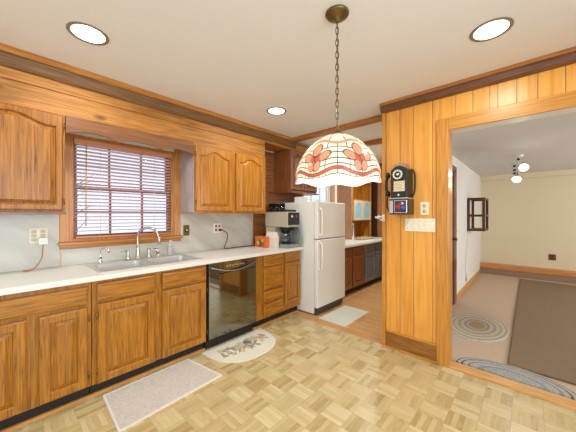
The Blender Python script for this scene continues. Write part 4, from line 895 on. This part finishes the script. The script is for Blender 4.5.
for j in range(NS+1):
    s = j/NS; row = []
    for i in range(NA):
        th = 2*PI*i/NA; w_ = rim_drop(th)
        ss = s*(0.92+0.08*w_)
        r, z = prof(ss); r *= 1+0.012*w_*s
        if s > 0.85: r += 0.006*(s-0.85)/0.15*math.cos(12*(th-TH0)*NF/6)
        row.append(bm.verts.new((LX+r*math.cos(th), LY+r*math.sin(th), z)))
    rows.append(row)
for j in range(NS):
    for i in range(NA):
        k = (i+1) % NA; f = bm.faces.new((rows[j][i], rows[j][k], rows[j+1][k], rows[j+1][i])); f.smooth = True
        f.material_index = classify(2*PI*(i+0.5)/NA, (j+0.5)/NS)
sh = m.build('glass_shade', [shadeglass('cream_art_glass', rgb(250, 244, 230)), shadeglass('red_art_glass', rgb(192, 96, 78)), shadeglass('pink_art_glass', rgb(232, 152, 130)), plain('lead_came', rgb(96, 84, 70), 0.4, 0.4), shadeglass('washed_out_inner_glass', rgb(250, 244, 230))], t)
sm = sh.modifiers.new('solid', 'SOLIDIFY'); sm.thickness = 0.002; sm.offset = -1; sm.material_offset = 4  # inner faces all cream, the bulb's wash-out put into the colour
sb = MB().lathe([(0, 0), (0.012, 0.002), (0.020, 0.02), (0.028, 0.045), (0.030, 0.06), (0.024, 0.08), (0.012, 0.092), (0, 0.095)], (LX, LY, 1.60), 20).build('bulb', bulb_m, t)
MB().cyl((LX, LY, 1.696), 0.016, 0.09).build('bulb_socket', brass, t)
pl = bpy.data.lights.new('pendant_bulb', 'POINT'); pl.energy = 7.5; pl.color = (1, 0.92, 0.8); pl.shadow_soft_size = 0.03
po = bpy.data.objects.new('pendant_bulb', pl); C.objects.link(po); po.location = (LX, LY, 1.57)

# ------------------------------------------------------------------ recessed ceiling lights
def can(x, y, label, ceil=H, power=14):
    t = thing('recessed_light', label, 'ceiling light', (x, y, ceil-0.005))
    MB().lathe([(0.088, -0.003), (0.106, -0.004), (0.108, -0.0005), (0.088, -0.0005)], (x, y, ceil), 40, closed=True).build('trim_ring', plain('can_ring', rgb(150, 132, 110), 0.4, 0.3) if 'can_ring' not in bpy.data.materials else bpy.data.materials['can_ring'], t)
    MB().lathe([(0, -0.004), (0.085, -0.003), (0.0875, -0.001), (0, -0.0005)], (x, y, ceil), 40).build('lens', lens_m, t)
    area('can_lamp', (x, y, ceil-0.008), (0, 0, 0), 0.16, 0.16, power, WARM, True)
can(0.887, 0.372, 'recessed ceiling light at upper left above the sink run')
can(2.735, 2.018, 'recessed ceiling light at upper right before the phone wall')
can(0.889, 2.021, 'recessed ceiling light further back beyond the dishwasher')
can(2.9, -0.9, 'added recessed fill light behind the viewpoint'); can(1.0, -1.2, 'added recessed fill light at left behind the viewpoint')  # both unseen, added to brighten the kitchen from behind
can(1.1, 4.6, 'added recessed fill light in the nook beyond the second beam', power=45)  # unseen lamp added to brighten the nook

# ------------------------------------------------------------------ den: track light, shelf, outlets, rugs
t = thing('track_light', 'white ceiling spotlight fixture with round heads in the carpeted room', 'ceiling light', (2.785, 5.2, 2.22))
MB().cyl((2.785, 5.2, 2.19), 0.055, 0.03).build('canopy', trimwhite, t)
MB().tube([(2.785, 5.2, 2.19), (2.785, 5.2, 1.95)], 0.011, 8).build('stem', trimwhite, t)
for z in (2.155, 2.06, 2.00, 1.95): MB().lathe([(0, -0.018), (0.016, -0.012), (0.018, 0), (0.016, 0.012), (0, 0.018)], (2.74 if z < 2.1 else 2.785, 5.19, z), 12).build('knob', black, t)
MB().tube([(2.665+0.045*math.cos(a*PI/8), 5.19, 2.09+0.045*math.sin(a*PI/8)) for a in range(16)], 0.006, 6, closed=True).build('ring', trimwhite, t)
MB().tube([(2.71, 5.19, 2.09), (2.785, 5.2, 2.09), (2.84, 5.2, 2.09)], 0.007, 8).build('arm', trimwhite, t)
def head(base, d, n):
    b = Vector(base); d = Vector(d).normalized(); q = d.to_track_quat('Z', 'Y').to_matrix().to_4x4()
    def mk(prof_, name, mat, par=None):
        m = MB(); m.lathe(prof_, (0, 0, 0), 20); bmesh.ops.transform(m.bm, matrix=Matrix.Translation(b) @ q, verts=m.bm.verts); return m.build(name, mat, par)
    h = mk([(0, 0), (0.022, 0.004), (0.03, 0.03), (0.05, 0.075), (0.062, 0.105), (0.058, 0.105), (0.046, 0.075), (0.0, 0.03)], 'spot_head', trimwhite, t)
    mk([(0, 0.07), (0.04, 0.074), (0.05, 0.088), (0.03, 0.104), (0, 0.11)], 'spot_bulb', spot_m, h)
    MB().tube([b, b+Vector((0, 0, 0.05))], 0.008, 8).build('stem', black, h)
    sl = bpy.data.lights.new('spot_lamp', 'SPOT'); sl.energy = 10; sl.spot_size = 2.0; sl.spot_blend = 0.8; sl.color = WARM; sl.shadow_soft_size = 0.04
    so = bpy.data.objects.new('spot_lamp', sl); C.objects.link(so); so.location = b+d*0.13; so.rotation_euler = (-d).to_track_quat('Z', 'Y').to_euler()
head((2.835, 5.20, 2.05), (0.10, -0.9, -0.35), 0); head((2.775, 5.22, 1.915), (-0.10, -0.7, -0.6), 1)

t = thing('wall_shelf', 'dark wood open box shelf mounted on the white wall of the carpeted room', 'shelf', (2.18, 6.1, 1.04))
sx0, sx1, sy0, sy1, sz0, sz1 = 2.061, 2.325, 5.78, 6.32, 1.04, 1.64
m = MB()
for x in (sx0, sx1-0.04):
    for y in (sy0, sy1-0.03): m.box(x, x+0.04, y, y+0.03, sz0, sz1)
for z in (sz0, sz1-0.04, 1.30):
    h_ = 0.04
    m.box(sx0+0.04, sx1-0.04, sy0, sy0+0.03, z, z+h_); m.box(sx0+0.04, sx1-0.04, sy1-0.03, sy1, z, z+h_); m.box(sx1-0.035, sx1-0.005, sy0+0.03, sy1-0.03, z, z+h_)
m.build('frame', shelfwood, t)
for z in (sz0+0.012, 1.312): bx(sx0+0.003, sx1-0.04, sy0+0.031, sy1-0.031, z, z+0.014).build('shelf_board', shelfin, t)
bx(sx0+0.002, sx1-0.04, sy0+0.031, sy1-0.031, sz1-0.02, sz1).build('top_board', shelfwood, t)
m = MB().tube(arc([(2.068, 5.84, 1.035), (2.068, 5.80, 0.85), (2.068, 5.65, 0.60), (2.068, 5.60, 0.35), (2.075, 5.66, 0.20)]), 0.006, 8)
tag(m.build('lamp_cord', trimwhite), 'white cord trailing down the wall from the box shelf', 'cord')
t = thing('wall_outlet', 'small outlet low on the white wall of the carpeted room', 'outlet', (2.061, 5.68, 0.13)); bx(2.0605, 2.067, 5.63, 5.72, 0.135, 0.265).build('plate', plain('tan_plate', rgb(180, 160, 130), 0.5), t, 0.002)
for z in (0.225, 0.175): bx(2.067, 2.069, 5.66, 5.69, z-0.014, z+0.014).build('socket', darksocket, t)
t = thing('wall_outlet', 'dark square outlet on the cream back wall', 'outlet', (3.244, 7.595, 0.42)); bx(3.19, 3.30, 7.592, 7.5995, 0.41, 0.53).build('plate', brassplate, t, 0.003)
for z in (0.445, 0.495): bx(3.225, 3.265, 7.590, 7.592, z-0.015, z+0.015).build('socket', darksocket, t)
t = thing('light_switch', 'small switch plate on the white wall beside the dark door', 'switch', (2.061, 4.88, 1.03)); bx(2.0605, 2.066, 4.85, 4.92, 1.02, 1.14).build('plate', ivory, t, 0.002)
bx(2.066, 2.078, 4.88, 4.89, 1.07, 1.09).build('toggle', ivory, t)

t = thing('area_rug', 'large taupe rectangular rug on the beige carpet', 'rug', (3.9, 5.15, 0)); bx(2.775, 5.225, 3.045, 7.245, 0.0, 0.012).build('pile', arearug, t)
MB().box(2.76, 2.775, 3.03, 7.26, 0, 0.014).box(5.225, 5.24, 3.03, 7.26, 0, 0.014).box(2.775, 5.225, 3.03, 3.045, 0, 0.014).box(2.775, 5.225, 7.245, 7.26, 0, 0.014).build('binding', rugedge, t, 0.003)
def oval(cx, cy, a, b, z0, th, a0=0, a1=2*PI, N=72):
    m = MB(); R = []
    for sc_, z in ((1, z0), (1.0, z0+th*0.5), (0.985, z0+th)):
        R.append([(cx+a*sc_*math.cos(a0+(a1-a0)*k/N), cy+b*sc_*math.sin(a0+(a1-a0)*k/N), z) for k in range(N if a1-a0 > 6.28 else N+1)])
    return m.rings(R)
bd = [(0.0, rgb(176, 140, 96)), (0.26, rgb(186, 172, 146)), (0.33, rgb(160, 150, 132)), (0.42, rgb(200, 188, 164)), (0.52, rgb(172, 162, 144)), (0.62, rgb(202, 190, 164)), (0.72, rgb(188, 168, 140)), (0.80, rgb(208, 200, 182)), (0.88, rgb(176, 168, 150)), (0.95, rgb(210, 204, 190))]
orug = oval(2.44, 3.86, 0.30, 0.48, 0.0, 0.012).build('oval_rug', rings('oval_braid', bd, n_=(1/0.30, 1/0.48, 1)), origin=(2.44, 3.86, 0))
tag(orug, 'small oval braided rug with tan centre on the carpet', 'rug')
bd2 = [(0.0, rgb(176, 178, 176)), (0.45, rgb(154, 160, 162)), (0.55, rgb(186, 184, 178)), (0.68, rgb(148, 152, 156)), (0.74, rgb(198, 192, 180)), (0.82, rgb(106, 108, 112)), (0.86, rgb(198, 190, 174)), (0.92, rgb(110, 110, 112)), (0.95, rgb(204, 198, 184))]
srug = oval(2.80, 2.785, 0.40, 0.24, 0.0, 0.014, 0, PI).build('half_oval_rug', rings('half_oval_braid', bd2, n_=(1/0.40, 1/0.24, 1)), origin=(2.80, 2.785, 0))
tag(srug, 'blue-grey half-oval braided rug lying against the doorway threshold', 'rug')

# kitchen mats
t = thing('kitchen_mat', 'long pale grey woven mat on the parquet below the sink', 'mat', (0.78, 0.84, 0))
m = MB(); m.prism([(0.605, 0.515), (1.055, 0.495), (1.025, 1.235), (0.590, 1.165)], 0.0, 0.006, 'z'); m.build('weave', mat_m, t)
m = MB()
cs = [(0.598, 0.508), (1.062, 0.488), (1.032, 1.242), (0.583, 1.172)]; ci = [(0.612, 0.522), (1.048, 0.502), (1.018, 1.226), (0.597, 1.158)]
for k in range(4):
    k2 = (k+1) % 4; m.prism([cs[k], cs[k2], ci[k2], ci[k]], 0.0, 0.008, 'z')
m.build('bound_edge', matedge, t)
t = thing('fruit_mat', 'cream half-oval mat with printed fruit before the dishwasher', 'mat', (0.75, 1.68, 0))
def halfoval(sc_, z):
    # straight side near cabinets, stadium shaped
    cx, cy = 0.575, 1.685; pts = []
    hw, dp = 0.375*sc_, 0.455*sc_
    for k in range(41):
        a = -PI/2+PI*k/40; pts.append((cx+(1-sc_)*0.2+dp*math.copysign(abs(math.cos(a))**0.75, math.cos(a)), cy+hw*math.copysign(abs(math.sin(a))**0.8, math.sin(a)), z))
    return pts
MB().rings([halfoval(1, 0), halfoval(1, 0.006), halfoval(0.985, 0.008)]).build('base', slice_b, t)
MB().rings([halfoval(0.90, 0.008), halfoval(0.90, 0.0088)]).build('inner_field', slice_m, t)
cols = [plain('print_grey', rgb(148, 144, 138), 0.9), plain('print_plum', rgb(120, 114, 116), 0.9), plain('print_leaf', rgb(156, 150, 122), 0.9), plain('print_rose', rgb(214, 180, 160), 0.9), plain('print_pear', rgb(192, 184, 140), 0.9)]
m = MB(); rf = random.Random(5)
def blob(cx, cy, a, b, rot, mi, z=0.0096):
    pts = []
    for k in range(18):
        q = 2*PI*k/18; u, v = a*math.cos(q)*(1+0.08*math.sin(3*q)), b*math.sin(q); pts.append((cx+u*math.cos(rot)-v*math.sin(rot), cy+u*math.sin(rot)+v*math.cos(rot)))
    m.prism(pts, 0.0088, z, 'z', mi)
for i in range(60):
    yy = 1.42+0.53*rf.random(); q = (yy-1.685)/0.34; xx = 0.70+0.08*(1-q*q)+rf.uniform(-0.09, 0.09)
    k = rf.choice([0, 2, 2, 3, 4, 3, 0]); blob(xx, yy, rf.uniform(0.018, 0.05), rf.uniform(0.010, 0.022), rf.uniform(0, PI), k, 0.0092+0.00003*i)
blob(0.745, 1.735, 0.05, 0.038, 0.3, 1, 0.0106); blob(0.80, 1.70, 0.035, 0.03, 0.3, 0, 0.0107); blob(0.72, 1.83, 0.05, 0.03, 1.2, 4, 0.0104); blob(0.76, 1.90, 0.04, 0.03, 1.0, 3, 0.0105); blob(0.76, 1.60, 0.05, 0.032, 1.4, 4, 0.0104); blob(0.72, 1.52, 0.04, 0.02, 1.2, 2, 0.0105)
m.build('printed_fruit', cols, t)
t = thing('doormat', 'pale grey-green mat on the strip floor in front of the refrigerator', 'mat', (1.1, 3.07, 0))
bx(0.925, 1.28, 2.78, 3.40, 0, 0.006).build('weave', plain('pale_mat', rgb(206, 206, 192), 0.9, noise=0.1, nscale=90), t)
MB().box(0.915, 0.925, 2.77, 3.41, 0, 0.008).box(1.28, 1.29, 2.77, 3.41, 0, 0.008).box(0.925, 1.28, 2.77, 2.78, 0, 0.008).box(0.925, 1.28, 3.40, 3.41, 0, 0.008).build('edge', matedge, t)
